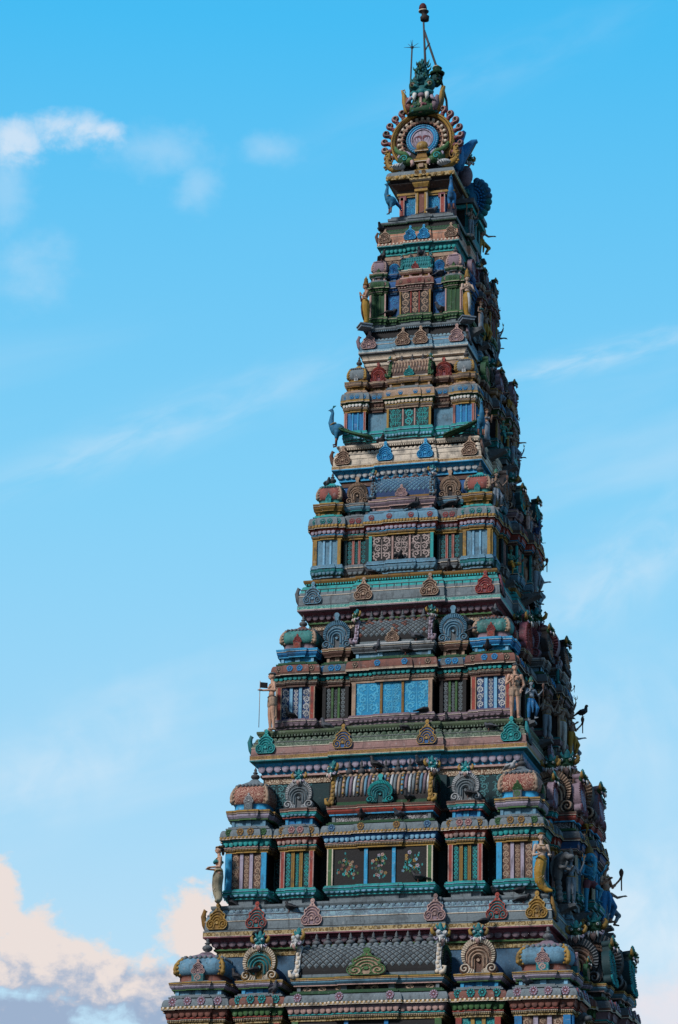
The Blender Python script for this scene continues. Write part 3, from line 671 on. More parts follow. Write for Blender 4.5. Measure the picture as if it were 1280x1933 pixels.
def shala_roof(P, M, x0, x1, yf, dep, z, c, k, style='lattice', nfin=7, med=.4, ends=True, brackets=True, gable=None, med_lion=False):
    w = x1-x0; xa, xb = x0+.10*k, x1-.10*k; zb, zt = z['u1'], z['rt']; h = zt-zb; dep = min(dep, 1.1*k); cy = yf+dep/2
    def arc(t, o=0.0):      # t 0 at the front foot, 1 at the ridge
        a = t*PI/2; e = 1-(1-t)**1.6
        yy = yf+.05*k + (cy-yf-.05*k)*(t**1.9) - .035*k*math.sin(PI*t)
        zz = zb+.10*h+.90*h*math.sin(a)**.92
        n = Vector((0, -math.cos(a*.8), math.sin(a*.8))); return (yy+n.y*o, zz+n.z*o)
    b = MB(M); b.box(xa-.02, xb+.02, yf+.03*k, yf+dep, zb, zb+.12*h, c['roof_foot'])
    n = 14; prof = [arc(i/n) for i in range(n+1)]; back = [(2*cy-y, zz) for y, zz in prof[::-1][1:]]
    pr = prof+back; m = len(pr)
    b.add([(xa, y, zz) for y, zz in pr]+[(xb, y, zz) for y, zz in pr], [(i, i+m, i+1+m, i+1) for i in range(m-1)]+[tuple(range(m)), tuple(range(m, 2*m))[::-1]], c['roof'])
    if style == 'lattice':
        cw = .135*k; nx = int((xb-xa)/cw); nt = 5
        for j in range(2*nt-1):
            for i in range(nx):
                u = (i+(.5 if j % 2 == 0 else 1.0))/nx
                if u > .995: continue
                t = .10+.72*(j+1)/(2*nt); dt = .72/(2*nt)*.80; du = .5/nx*.80; x = xa+(xb-xa)*u
                q = [arc(t-dt, .006), arc(t, .006), arc(t+dt, .006)]; top = arc(t, .032*k)
                vs = [(x, *q[0]), (x+du*(xb-xa), *q[1]), (x, *q[2]), (x-du*(xb-xa), *q[1]), (x, *top)]
                b.add(vs, [(0, 1, 4), (1, 2, 4), (2, 3, 4), (3, 0, 4)], c['roof2'] if RND.random() > c.get('rmix', 0) else 'rust')
        for i in range(nx): x = xa+(xb-xa)*(i+.5)/nx; q = arc(.93, .012); b.ball((x, *q), (cw*.46, .03*k, .045*k), c['ridge'], 8, 5)
    elif style == 'ribs':
        nx = int((xb-xa)/(.085*k))
        for i in range(nx):
            x = xa+(xb-xa)*(i+.5)/nx; col = ('light_grey', 'grey', 'tan', 'grey_blue', 'mauve')[i % 5]
            b.tube([(x, *arc(t, .0)) for t in (.12, .25, .4, .55, .7, .8)], [.032*k*q for q in (.7, 1, 1.1, 1.1, .9, .6)], col, 7)
            if i % 4 == 2:
                for t in (.18, .32, .46, .6, .72): q = arc(t, .03*k); b.ball((x, *q), .028*k, 'gold', 7, 5)
        nx = int((xb-xa)/(.12*k))
        for i in range(nx): x = xa+(xb-xa)*(i+.5)/nx; q = arc(.90, .012); b.ball((x, *q), (.05*k, .03*k, .05*k), c['ridge'], 8, 5)
    else:
        nx = int((xb-xa)/(.10*k))
        for j, t in enumerate((.2, .42, .64, .86)):
            for i in range(nx): x = xa+(xb-xa)*(i+.5+.25*(j % 2))/nx; q = arc(t, .006); b.ball((min(x, xb-.03), *q), (.042*k, .022*k, .06*h/.5), c['roof2'], 7, 5)
    roof = b.build('barrel_roof', P)
    for i in range(nfin):
        x = xa+.12*k+(xb-xa-.24*k)*(i+.5)/nfin
        instance(FIN, 'finial', P, (x, cy, zt-.03), 0, (.42*k, .42*k, z['rf']-zt+.05), [c.get('fin', 'stone')], M)
    mx = (x0+x1)/2
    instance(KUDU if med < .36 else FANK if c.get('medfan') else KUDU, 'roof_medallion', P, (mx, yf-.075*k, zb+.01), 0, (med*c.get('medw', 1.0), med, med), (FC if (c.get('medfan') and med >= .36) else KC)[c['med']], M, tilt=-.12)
    if med_lion: instance(LION, 'lion_face', P, (mx, yf-.12*k, zb+med*.85), 0, med*.45, [c['lion'], 'white', 'black', 'gold', 'teal', 'lilac', 'pink'], M)
    for sx, x in ((-1, xa), (1, xb)):
        if ends:
            g = gable or h*1.02
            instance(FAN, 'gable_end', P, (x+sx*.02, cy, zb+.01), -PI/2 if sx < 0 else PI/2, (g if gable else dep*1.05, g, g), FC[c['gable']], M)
            if gable and sx < 0: instance(LION, 'lion_face', P, (x-.10, cy, zb+g*.84), -PI/2, g*.42, [c['lion'], 'white', 'black', 'gold', 'teal', 'lilac', 'pink'], M)
        if brackets:
            b = MB(M); q = x+sx*.02*k; s = h/.75
            prof = [(-.04, .0, .10), (-.06, .10, .12), (-.02, .22, .10), (.02, .40, .095), (.07, .58, .10), (.12, .74, .09)]
            for j in range(len(prof)-1):
                (ya, za, wa), (yb, zb_, wb) = prof[j], prof[j+1]
                vs = []
                for yy, zz, ww in ((ya, za, wa), (yb, zb_, wb)):
                    o = sx*.03*k*(1 if zz < .15 else 0)
                    vs += [(q+o-ww*.5*k, yf+yy*k, zb+zz*s), (q+o+ww*.5*k, yf+yy*k, zb+zz*s), (q+o+ww*.5*k, yf+(yy+.22)*k, zb+zz*s), (q+o-ww*.5*k, yf+(yy+.22)*k, zb+zz*s)]
                b.add(vs, [(0, 1, 5, 4), (1, 2, 6, 5), (2, 3, 7, 6), (3, 0, 4, 7), (0, 3, 2, 1), (4, 5, 6, 7)], c['brk'])
            for t in range(7):
                zz = .06+.095*t; yy = np.interp(zz, [e[1] for e in prof], [e[0] for e in prof]); b.ball((q-sx*.012*k*(-1)**t, yf+yy*k, zb+zz*s), (.045*k, .028*k, .048*s), c['brk2'], 8, 5)
            b.tube([(q+sx*.05*k, yf-.05*k, zb+.02*s), (q+sx*.13*k, yf-.06*k, zb+.06*s), (q+sx*.15*k, yf-.05*k, zb+.16*s), (q+sx*.09*k, yf-.05*k, zb+.17*s)], [.05*k, .045*k, .03*k, .015*k], c['brk2'], 7)
            br = b.build('lion_bracket', P)
            instance(LION, 'lion_face', br, (q+sx*.02*k, yf+.08*k, zb+.66*s), sx*R(40), .40*s*max(k, .7), [c['lion'], 'white', 'black', 'gold', 'teal', 'lilac', 'pink'], M)

# colours of the small cast ornaments: slot colours (base, ridge[, third])
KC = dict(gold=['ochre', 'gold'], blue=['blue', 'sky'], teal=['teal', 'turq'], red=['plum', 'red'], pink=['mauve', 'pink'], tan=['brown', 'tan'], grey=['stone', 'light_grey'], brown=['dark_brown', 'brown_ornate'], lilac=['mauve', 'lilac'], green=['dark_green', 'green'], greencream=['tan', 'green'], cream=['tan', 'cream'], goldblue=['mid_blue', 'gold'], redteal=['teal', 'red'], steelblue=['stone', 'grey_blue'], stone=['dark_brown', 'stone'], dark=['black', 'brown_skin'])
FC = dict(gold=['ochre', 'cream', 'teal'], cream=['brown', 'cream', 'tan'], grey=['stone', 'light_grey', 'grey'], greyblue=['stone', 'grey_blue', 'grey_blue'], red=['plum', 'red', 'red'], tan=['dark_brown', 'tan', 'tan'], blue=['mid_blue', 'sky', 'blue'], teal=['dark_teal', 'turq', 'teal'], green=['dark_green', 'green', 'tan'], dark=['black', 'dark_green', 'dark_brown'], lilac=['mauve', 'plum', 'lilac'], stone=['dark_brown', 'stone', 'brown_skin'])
RC = dict(blue=['mid_blue', 'sky'], gold=['brown', 'gold'], green=['dark_green', 'green'], lilac=['plum', 'lilac'], teal=['dark_teal', 'turq'], grey=['stone', 'light_grey'], red=['plum', 'red'], pink=['plum', 'pink'], tan=['dark_brown', 'tan'], steelblue=['navy', 'grey_blue'])
# ------------------------------------------------------------------ the tower, storey by storey
TOWER = empty('temple_tower')
tag(TOWER, 'tall tapering temple gateway tower of many carved and painted storeys under a horseshoe crest', 'tower')
BASE = dict(sill='turq', sill2='turq', sillp='pale_blue', foot='grey', dark='dark_brown', wall='brown', po='blue', pi='lilac', edge=None, edgei=None, scroll='tan', arch='gold', strip='pink', petbg='teal', petal='turq', band='tan',
            bead='gold', kap='grey', kap2='grey', ros=('green', 'gold'), neck='grey_blue', neckp='grey_blue', strip2='green', uc='lilac', uct='brown', uce='gold', uclobe=None, dneck='sky', dome='rust', cap='grey', cap2='stone', corner='tan',
            niche='grey', niche_b='stone', fin='steel', vault='dark_brown', fan='grey', lion='teal', roof='dark_brown', roof2='grey', ridge='light_grey', roof_foot='grey', med='green', gable='dark', brk='light_grey', brk2='grey')
def col(**k): d = dict(BASE); d.update(k); return d
def lev(z0, **k): return {a: z0+b for a, b in k.items()}

for n_, c_ in dict(moss=(.085, .12, .065), dusty_rose=(.30, .17, .155), dusty_red=(.27, .10, .075), peach=(.46, .22, .14)).items(): paint(n_, c_, grime=.7)
paint('moss_scroll', (.05, .085, .05), .7, .72, (.16, .20, .15), ('curl', 4.5, .60, .68)); paint('slate_scroll', (.13, .20, .26), .8, .72, (.20, .33, .38), ('curl', 3.0, .58, .72)); paint('cyan_panel', (.012, .25, .48), .35); paint('cyan_light', (.07, .40, .62), .3); paint('dust', (.40, .31, .29), .5)
paint('worn_teal', (.045, .21, .20), .9); paint('worn_red', (.27, .075, .06), .9)
# cornice lines: base height, half width, half depth, centre step, side bay, colours
CORN = {
 6: dict(z=10.95, W=4.93, D=6.82, cs=2.05, st=.12, k=1.0, band='gold_ornate', kap='grey', kap_lo='grey', ledge='grey', petbg='mauve', petal='mauve', pink='green', frieze='gold_ornate', soffit='stone', med=[('gold', -4.5), ('red', -3.4), ('pink', -1.9), ('pink', 1.9), ('red', 3.4), ('gold', 4.5)], ms=.58, kt=.60, lz=.72, fz=.52, wi=.30),
 5: dict(z=15.085, W=4.0, D=5.815, cs=1.62, st=.11, k=1.0, band='gold_ornate', kap='slate_scroll', kap_lo='grey', ledge='grey', petbg='plum', petal='mauve', pink='green', frieze='gold_ornate', soffit='plum', med=[('gold', -3.68), ('redteal', -2.76), ('pink', -1.44), ('pink', 1.38), ('redteal', 2.75), ('gold', 3.64)], ms=.60, kt=.59, lz=.72, fz=.40, wi=.28),
 4: dict(z=19.348, W=3.27, D=5.027, cs=1.37, st=.10, k=.92, band='gold_stitch', kap='moss_scroll', kap_lo='dusty_rose', ledge='moss', petbg='sky', petal='lilac', pink='pink', frieze='tan_ornate', soffit='teal', med=[('teal', -2.9), ('goldblue', -1.02), ('goldblue', .96), ('teal', 2.9)], ms=.58, kt=.50, lz=.71, fz=.51, wi=.29),
 3: dict(z=23.212, W=2.468, D=4.162, cs=1.16, st=.09, k=.85, band='turq_ornate', kap='turq', kap_lo='grey', ledge='ochre', petbg='plum', petal='mauve', pink='green', frieze='tan_ornate', soffit='mauve', med=[('steelblue', -2.1), ('tan', -.83), ('tan', .78), ('red', 2.09)], ms=.56, kt=.62, lz=.77, fz=.42, wi=.30),
 2: dict(z=26.961, W=1.873, D=3.521, cs=.79, st=.07, k=.72, band='brown_ornate', kap='cream', kap_lo='cream', ledge='cream', petbg='sky', petal='light_grey', pink='sky', frieze='brown', soffit='sky', med=[('tan', -1.6), ('blue', -.52), ('blue', .48), ('tan', 1.56)], ms=.50, kt=.45, lz=.64, fz=.39, wi=.22),
 1: dict(z=30.2, W=1.391, D=3.0, cs=.52, st=.06, k=.62, band='blue_ornate', kap='slate_scroll', kap_lo='grey_blue', ledge='grey', petbg='cream', petal=None, pink='cream', frieze='tan', soffit='stone', med=[('pink', -1.13), ('tan', -.25), ('tan', .2), ('pink', 1.1)], ms=.48, kt=.36, lz=.68, fz=.42, wi=.16),
 0: dict(z=33.234, W=1.056, D=2.639, cs=.38, st=.05, k=.52, band='dusty_red', kap='dark_green', kap_lo='peach', ledge='grey', petbg='teal', petal='turq', pink='turq', frieze='tan', soffit='teal', med=[('tan', -.86), ('blue', -.19), ('blue', .16), ('tan', .85)], ms=.40, kt=.46, lz=.68, fz=.34, wi=.15),
}
def cornice(i):
    q = CORN[i]; z, W, D, k = q['z'], q['W'], q['D'], q['k']
    plan = tower_plan(W, D, q['cs'], q['st'], BAY[i][0]-.1*k, BAY[i][1]+.1*k, .16*k, BACK[i])
    b = MB(); wi = q['wi']; fz = q['fz']
    pr = [(-wi-.02, z-fz-.02, q['frieze']), (-wi+.02, z-fz-.02, q['frieze']), (-wi+.02, z-fz*.72, q['pink']), (-wi*.72, z-fz*.72, q['pink']), (-wi*.72, z-fz*.62, q['pink']), (-wi*.80, z-fz*.62, q['petbg']),
          (-wi*.80, z-fz*.56, q['petbg']), (-wi*.66, z-fz*.40, q['petbg']), (-wi*.40, z-fz*.20, q['petbg']), (-wi*.36, z-fz*.13, q['soffit']), (-.03, z-.035, q['soffit']), (-.0, z-.03, q['soffit']), (.0, z, 'cream'), (.0, z+.012, q['band']), (.0, z+.10*k, q['kap_lo']), (.0, z+.13*k, 'black'), (-.05, z+.132*k, 'black'), (-.05, z+.135*k+.012, 'black'), (-.025, z+.135*k+.012, q['kap_lo'])]
    kc = kap_curve(-.025, z+.148*k+.01, -.16*k, z+q['kt'], q['kap'], 7)
    for j in range({4: 2, 5: 2, 3: 3, 0: 3}.get(i, 4)): kc[j] = (kc[j][0], kc[j][1], q['kap_lo'])
    lz = z+q['lz']
    pr += kc + [(-.165*k, z+q['kt'], q['kap']), (-.24*k, z+q['kt']+.005, 'black'), (-.24*k, lz-.15*k, 'black'), (-.20*k, lz-.15*k, q['ledge']), (-.20*k, lz-.11*k, 'black'), (-.15*k, lz-.10*k, q['ledge']), (-.125*k, lz-.05*k, q['ledge']), (-.125*k, lz, q['ledge']), (-.5*k-.1, lz+.01, 'stone')]
    b.sweep(plan, pr, True, True)
    for j, c_ in ((2, 'cream'), (4, 'stone')):                       # fillets running along the curved eave
        o_, zz, _ = kc[j]; b.sweep(plan, [(o_-.03, zz-.014*k, 'black'), (o_+.014*k, zz-.010*k, c_), (o_+.014*k, zz+.008*k, 'stone'), (o_-.03, zz+.014*k, 'stone')], False)
    if i != 3: lobes(b, plan, kc[5][0]-.004, (kc[4][1]+kc[6][1])/2+.02*k, .15*k, .10*k, .05*k, q['kap'], ('f', 'r'))
    if i == 0: 
        for p, r, n in offset_edges(plan, 0):                      # white dots on the pink band
            if n[1] < -.5 or n[0] > .5:
                L = math.hypot(r[0]-p[0], r[1]-p[1]); nn = max(1, int(L/.085))
                for j in range(nn): t = (j+.5)/nn; b.ball((p[0]+(r[0]-p[0])*t, p[1]+(r[1]-p[1])*t, z+.035), (.03, .012, .03) if abs(n[1]) > .5 else (.012, .03, .03), 'cream', 8, 5)
    if i in (3,):                                                   # painted joints of the turquoise eave
        for p, r, n in offset_edges(plan, -.10*k):
            if n[1] < -.5:
                nn = int((r[0]-p[0])/.17)
                for j in range(nn): x = p[0]+(r[0]-p[0])*(j+.5)/nn; b.box(x-.005, x+.005, p[1]-.045, p[1]+.03, z+.30, z+.50, 'dark_teal')
    if q['petal']: lobes(b, plan, -wi*.56, z-fz*.33, .205*k if i else .12, fz*.40, .07*k, q['petal'], ('f', 'r'))
    for p_, r_, n_ in offset_edges(plan, -.17*k):                  # dentils under the ledge
        if n_[1] < -.5 or n_[0] > .5:
            L_ = math.hypot(r_[0]-p_[0], r_[1]-p_[1]); nn = int(L_/(.075*k)); 
            for j in range(nn):
                t = (j+.5)/nn; x, y = p_[0]+(r_[0]-p_[0])*t, p_[1]+(r_[1]-p_[1])*t; e = .022*k; b.box(x-e, x+e, y-e, y+e, lz-.15*k, lz-.102*k, q['kap'])
    if not q['petal']:
        for o_, zz, hh in ((-.10, z-.16, .09), (-.15, z-.30, .07)): b.sweep(plan, [(o_-.06, zz-hh, 'stone'), (o_, zz-hh*.7, 'tan'), (o_+.03, zz-hh*.3, 'cream'), (o_+.03, zz, 'cream'), (o_-.04, zz+.03, 'stone')], False)
    o = b.build('cornice', TOWER)
    tilt = -.16
    for c, x in q['med']:
        st = q['st'] if abs(x) < q['cs'] else 0
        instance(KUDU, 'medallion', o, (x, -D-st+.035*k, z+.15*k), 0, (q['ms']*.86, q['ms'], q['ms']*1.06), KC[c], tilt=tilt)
    n = max(3, int((D+BACK[i])/1.6)); y0_, y1_ = BAY[i][0]-.1*k, BAY[i][1]+.1*k
    for j in range(n):                                              # the same ornaments along the long side
        y = -D+.35*k+(D+BACK[i]-.7*k)*j/(n-1); x = W+(.16*k if y0_ < y < y1_ else 0)
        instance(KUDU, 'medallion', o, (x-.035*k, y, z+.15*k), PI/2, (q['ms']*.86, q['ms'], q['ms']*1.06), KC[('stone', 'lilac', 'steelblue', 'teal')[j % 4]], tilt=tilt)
    for sx in (-1, 1):                                              # curled leaf standing at each corner, seen edge-on beside the corner ornaments
        b = MB(); 
        x, y, zz, s = sx*(W-.02), -D+.12*k, z+.16*k, q['ms']
        if sx < 0: b.tube([(x+.03, y+.05, zz), (x-.02, y+.03, zz+.25*s), (x-.06, y, zz+.55*s), (x-.02, y, zz+.8*s), (x+.02, y, zz+.72*s)], [.10*s, .13*s, .10*s, .07*s, .02], KC[q['med'][0][0]][0], 8)
        else: b.tube([(x-.0, y+.06, zz), (x+.0, y+.08, zz+.25*s), (x-.01, y+.05, zz+.55*s), (x-.03, y+.05, zz+.85*s)], [.10*s, .12*s, .09*s, .02], KC[q['med'][-1][0]][0], 8)
        b.build('corner_leaf', o)
    return o
for i in CORN: cornice(i)

T = {
 6: dict(ins=.43, L=dict(l=.70, s0=.93, s1=1.14, p1=2.05, a1=2.16, e0=2.37, e1=2.45, e2=2.61, n0=2.72, n1=2.83, u1=3.0, d1=3.18, d2=3.72, f=4.10, rt=3.78, rf=4.08), k=1.12, corner=(3.28, 4.50), panj=(1.98, 2.97), shala=1.68, pin=.03, wall='mid_blue_w', scroll=None, prot=.62, c=1.6, gab=1.42),
 5: dict(ins=.39, L=dict(l=.72, s0=.93, s1=1.13, p1=1.97, a1=2.07, e0=2.27, e1=2.345, e2=2.50, n0=2.60, n1=2.75, u1=2.97, d1=3.14, d2=3.74, f=4.06, rt=3.74, rf=4.12), k=1.0, corner=(2.665, 3.61), panj=(1.56, 2.34), shala=1.22, pin=.03, wall='dark_teal', scroll='teal_s', prot=.70, c=1.47, gab=1.36),
 4: dict(ins=.49, L=dict(l=.71, s0=.86, s1=1.06, p1=1.84, a1=1.96, e0=2.11, e1=2.18, e2=2.36, n0=2.46, n1=2.58, u1=2.78, d1=2.93, d2=3.40, f=3.72, rt=3.44, rf=3.70), k=.92, corner=(1.87, 2.79), panj=(1.09, 1.72), shala=.96, pin=.15, wall='dark_brown', scroll=None, prot=.54, c=1.75, gab=1.22),
 3: dict(ins=.30, L=dict(l=.78, s0=.89, s1=1.18, p1=1.82, a1=1.91, e0=2.08, e1=2.18, e2=2.37, n0=2.46, n1=2.56, u1=2.75, d1=2.87, d2=3.33, f=3.62, rt=3.36, rf=3.60), k=.85, corner=(1.50, 2.17), panj=(.84, 1.46), shala=.79, pin=.14, wall='mid_blue', scroll=None, prot=.47, c=1.28, gab=1.0),
 2: dict(ins=.255, L=dict(l=.64, s0=.80, s1=1.06, p1=1.55, a1=1.64, e0=1.79, e1=1.86, e2=2.04, n0=2.13, n1=2.23, u1=2.37, d1=2.45, d2=2.84, f=3.10, rt=2.86, rf=3.08), k=.70, corner=(1.10, 1.62), panj=(.575, 1.08), shala=.555, pin=.13, wall='dark_brown', scroll='tan', prot=.40, c=1.15, gab=.86),
 1: dict(ins=.22, L=dict(l=.69, s0=.85, s1=1.02, p1=1.64, a1=1.70, e0=1.78, e1=1.83, e2=1.96, n0=2.03, n1=2.11, u1=2.22, d1=2.28, d2=2.66, f=2.82, rt=2.60, rf=2.80), k=.60, corner=(.76, 1.17), panj=(.42, .74), shala=.40, pin=.10, wall='brown', scroll='tan', prot=.33, c=1.1, gab=.66),
}
PAL2 = dict(mid_blue_w=(.05, .12, .20), teal_s=(.06, .20, .22))
for kk, vv in PAL2.items(): paint(kk, vv, grime=.6)
COL = {
 6: dict(corner=col(sill='turq', dome='grey_blue', dneck='rust', corner='gold', cap='mauve', cap2='grey', niche='pink', niche_b='teal', ros=('lilac', 'lilac'), petbg='rust', petal='rust', strip='red', arch='gold_ornate', band='gold', bead='cream', kap='grey', neck='grey_blue', neckp='pale_blue', uc='lilac', uct='brown', uce='gold', fin='stone'),
         panj=col(ros=('teal', 'teal'), petbg='dark_green', petal='green', strip='red', arch='gold_ornate', band='gold', bead='cream', kap='rust', neck='blue', neckp='sky', uc='lilac', uct='ochre', uce='gold', fan='gold', vault='navy', lion='teal', po='red', pi='gold', scroll='turq', wall='teal'),
         shala=col(ros=('lilac', 'lilac'), petbg='mauve', petal='pink', strip='turq', arch='gold_ornate', band='gold', bead='cream', kap='grey', kap2='dark_green', neck='dark_brown', neckp='grey', neck_sc='tan', strip2='pink', uc='grey_blue', uct='ochre', uce='gold', roof='black', roof2='grey', roof_foot='grey', ridge='grey', med='greencream', gable='dark', lion='light_grey', brk='light_grey', brk2='cream', wall='black', po='green', pi='blue', scroll='posy', fin='stone', medw=1.5)),
 5: dict(corner=col(dome='red_ornate', dneck='sky', corner='tan', niche='grey', niche_b='stone', petbg='teal', petal='turq', arch='gold', strip='pink', po='sky', pi='lilac', wall='brown', scroll='tan', fin='steel'),
         panj=col(ros=('gold', 'pink'), petbg='red', petal='pink', strip='turq', neck='blue', neckp='sky', strip2='red', uc='turq', uclobe='pale_blue', uct='rust', uce='brown', fan='grey', lion='teal', po='red', edge='pink', pi='ochre', edgei='gold', wall='dark_teal', scroll='turq', sd=1.4, pw=.16, vault='black'),
         shala=col(ros=('steelblue', 'gold'), petbg='mid_blue', petal='pale_blue', strip='pink', neck='grey_ornate', neckp='grey', strip2='sky', uc='red', uct='rust', uce='brown', roof='dark_brown', ridge='tan', roof_foot='dark_green', med='teal', medfan=True, medw=1.15, gable='dark', lion='teal', brk='ochre', brk2='gold', po='green', edge='cream', pi='sky', wall='black', scroll='posy', kap2='dark_green', fin='steel', pw=.13, fr=(0, .335, .665, 1))),
 4: dict(corner=col(sill='mauve', sill2='mauve', sillp='mauve', foot='stone', dome='worn_teal', dneck='mauve', corner='tan', cap='rust', cap2='stone', niche='red', niche_b='rust', ros=('tan', 'blue'), petbg='dark_teal', petal='turq', arch='brown', strip='tan', band='brown', bead=None, kap='rust', kap2='dark_green', neck='sky', neckp='pale_blue', strip2='sky', uc='blue', uct='sky', uce='sky', po='red', edge='tan', pi='pale_blue', wall='navy', scroll='light_grey', fin='stone'),
         panj=col(sill='mauve', sill2='mauve', sillp='mauve', ros=('blue', 'blue'), petbg='dark_teal', petal='turq', arch='brown', strip='tan', band='brown', bead=None, kap='stone', kap2='dark_green', neck='brown', neckp='tan', strip2='brown', uc='brown', uct='ochre', uce='tan', fan='greyblue', knob=True, lion='teal', po='black', pi='green', wall='black', scroll='grey', vault='black'),
         shala=col(sill='mauve', sill2='mauve', sillp='mauve', ros=('tan', 'blue'), petbg='dark_teal', petal='turq', arch='tan', strip='brown', band='tan', bead=None, kap='rust', kap2='dark_green', neck='grey_blue', neckp='pale_blue', strip2='grey', uc='stone', uct='grey', uce='light_grey', roof='black', roof2='grey', rmix=.18, roof_foot='grey', ridge='brown', med='tan', gable='dark', lion='dark_green', brk='lilac', brk2='mauve', po='tan', pi='ochre', edge=None, wall='cyan_panel', scroll='cyan_light', fin='stone', pw=.10, fr=(0, .335, .665, 1))),
 3: dict(corner=col(sill='grey_blue', sill2='teal', sillp='grey_blue', dome='worn_red', dneck='worn_teal', corner='tan', cap='turq', cap2='teal', niche='teal', niche_b='turq', ros=('teal', 'teal'), petbg='red', petal='lilac', arch='gold', strip='sky', band='brown', bead='gold', kap='grey', kap2='turq', neck='gold', neckp='ochre', strip2='ochre', uc='ochre', uct='brown', uce='gold', po='gold', pi='pale_blue', wall='grey_blue', scroll=None, fin='steel'),
         panj=col(sill='grey', sill2='stone', sillp='grey', ros=('red', 'red'), petbg='red', petal='mauve', arch='gold', strip='turq', band='brown', bead='gold', kap='stone', neck='dark_teal', neckp='stone', strip2='teal', uc='grey_blue', uct='stone', uce='grey', fan='tan', knob=True, po='dark_teal', pi='red', edgei='pink', wall='black', scroll='teal', vault='black'),
         shala=col(sill='grey_blue', sill2='grey_blue', sillp='grey_blue', ros=('red', 'red'), petbg='red', petal='lilac', arch='gold', strip='sky', band='brown', bead='gold', kap='grey_blue', kap2='grey_blue', neck='pink', neckp='mauve', strip2='pink', uc='mauve', uct='pink', uce='mauve', roof='navy', roof2='grey_blue', roof_foot='ochre', ridge='rust', med='pink', gable='greyblue', lion='grey_blue', brk='grey_blue', brk2='steel', po='turq', pi='pink', wall='black', scroll='dust', fin='stone', pw=.085, fr=(0, .335, .665, 1))),
 2: dict(corner=col(dome='grey', dneck='ochre', corner='gold', cap='gold', cap2='stone', niche='grey', niche_b='light_grey', ros=('blue', 'blue'), petbg='dark_green', petal='white', arch='gold', strip='tan', band='gold', bead=None, kap='grey', kap2='tan', neck='gold', neckp='ochre', strip2='ochre', uc='tan', uct='brown', uce='gold', po='red', edge='pink', pi='sky', wall='blue', scroll=None, fin='steel'),
         panj=col(ros=('blue', 'blue'), petbg='brown', petal='brown', arch='brown', strip='tan', band='brown', bead=None, kap='stone', kap2='tan', neck='ochre', neckp='ochre', strip2='brown', uc='brown', uct='tan', uce='tan', fan='red', wall='grey_blue', scroll=None, vault='black', knob=True),
         shala=col(ros=('blue', 'blue'), petbg='dark_green', petal='cream', arch='tan', strip='gold', band='gold', bead=None, kap='tan', kap2='grey', neck='ochre', neckp='tan', strip2='ochre', uc='tan', uct='brown', uce='gold', roof='brown', roof2='tan', roof_foot='cream', ridge='grey', med='teal', gable='dark', lion='green', brk='green', brk2='dark_green', po='gold', pi='pink', wall='dark_teal', scroll='turq', fin='steel', pw=.075, fr=(0, .335, .665, 1))),
 1: dict(corner=col(sill='green', sill2='dark_green', sillp='green', dome='mauve', dneck='cream', corner='pink', cap='pink', cap2='mauve', niche='green', niche_b='green', ros=('pink', 'green'), petbg='dark_green', petal='green', arch='green', strip='dark_green', band='green', bead=None, kap='dark_green', kap2='grey', neck='grey', neckp='pink', strip2='grey', uc='dark_green', uct='green', uce='pink', po='pink', pi='green', wall='dark_green', scroll=None, fin='stone'),
         panj=col(sill='dark_green', sill2='dark_green', sillp='green', ros=('blue', 'blue'), petbg='mid_blue', petal='mid_blue', arch='blue', strip='mid_blue', band='mid_blue', bead=None, kap='mid_blue', kap2='stone', neck='mid_blue', neckp='blue', strip2='mid_blue', uc='mid_blue', uct='blue', uce='blue', fan='blue', wall='mid_blue', scroll='blue', vault='brown'),
         shala=col(sill='green', sill2='dark_green', sillp='green', ros=('tan', 'red'), petbg='rust', petal='pink', arch='pink', strip='rust', band='rust', bead=None, kap='rust', kap2='pink', neck='ochre', neckp='pink', strip2='rust', uc='tan', uct='grey', uce='cream', roof='teal', roof2='teal', roof_foot='turq', ridge='teal', med='red', gable='teal', lion='teal', brk='turq', brk2='teal', po='gold', pi='red', wall='dark_brown', scroll='tan', fin='steel', pw=.07, fr=(0, .335, .665, 1))),
}
# the tower's inner walls
def storey_wall(i):
    q, up, t = CORN[i], CORN[i-1], T[i]
    W, D = up['W']-up['wi'], up['D']-up['wi']; z0, z1 = q['z']+q['lz']-.05, up['z']-up['fz']
    pl = tower_plan(W, D, up['cs'], up['st'], BAY[i-1][0], BAY[i-1][1], .16*up['k'], BACK[i-1]-up['wi'])
    b = MB(); b.sweep(pl, [(0, z0, t['wall']), (0, z1, t['wall'])], True, True)
    if t['scroll']:
        n = max(4, int(2*W/.55)); za = q['z']+t['L']['n1']-.1
        for j in range(n):
            x0, x1 = -W+2*W*j/n+.03, -W+2*W*(j+1)/n-.03
            if min(abs(x0), abs(x1)) < up['cs']+.02 and not (x0 > up['cs'] or x1 < -up['cs']): continue
            vine(b, x0, x1, za, z1-.03, -D-.005, t['scroll'], RND)
            vine(b, x0, x1, q['z']+t['L']['s1'], q['z']+t['L']['p1'], -D-.005, t['scroll'], RND)
    k = t['k']                                                       # dark string courses behind the pavilions
    for a, c in (('a1', 'dark_brown'), ('e1', 'stone'), ('n0', 'dark_brown'), ('u1', 'brown')):
        zz = q['z']+t['L'][a]-.02; b.sweep(pl, [(-.01, zz-.07*k, c), (.05*k, zz-.05*k, c), (.07*k, zz, c), (-.01, zz+.02*k, c)], False)
    b.build('storey_wall', TOWER)
for i in T: storey_wall(i)
S90 = Matrix.Rotation(PI/2, 4, 'Z')
SIDE = dict(gable='stone', lion='dark_green')
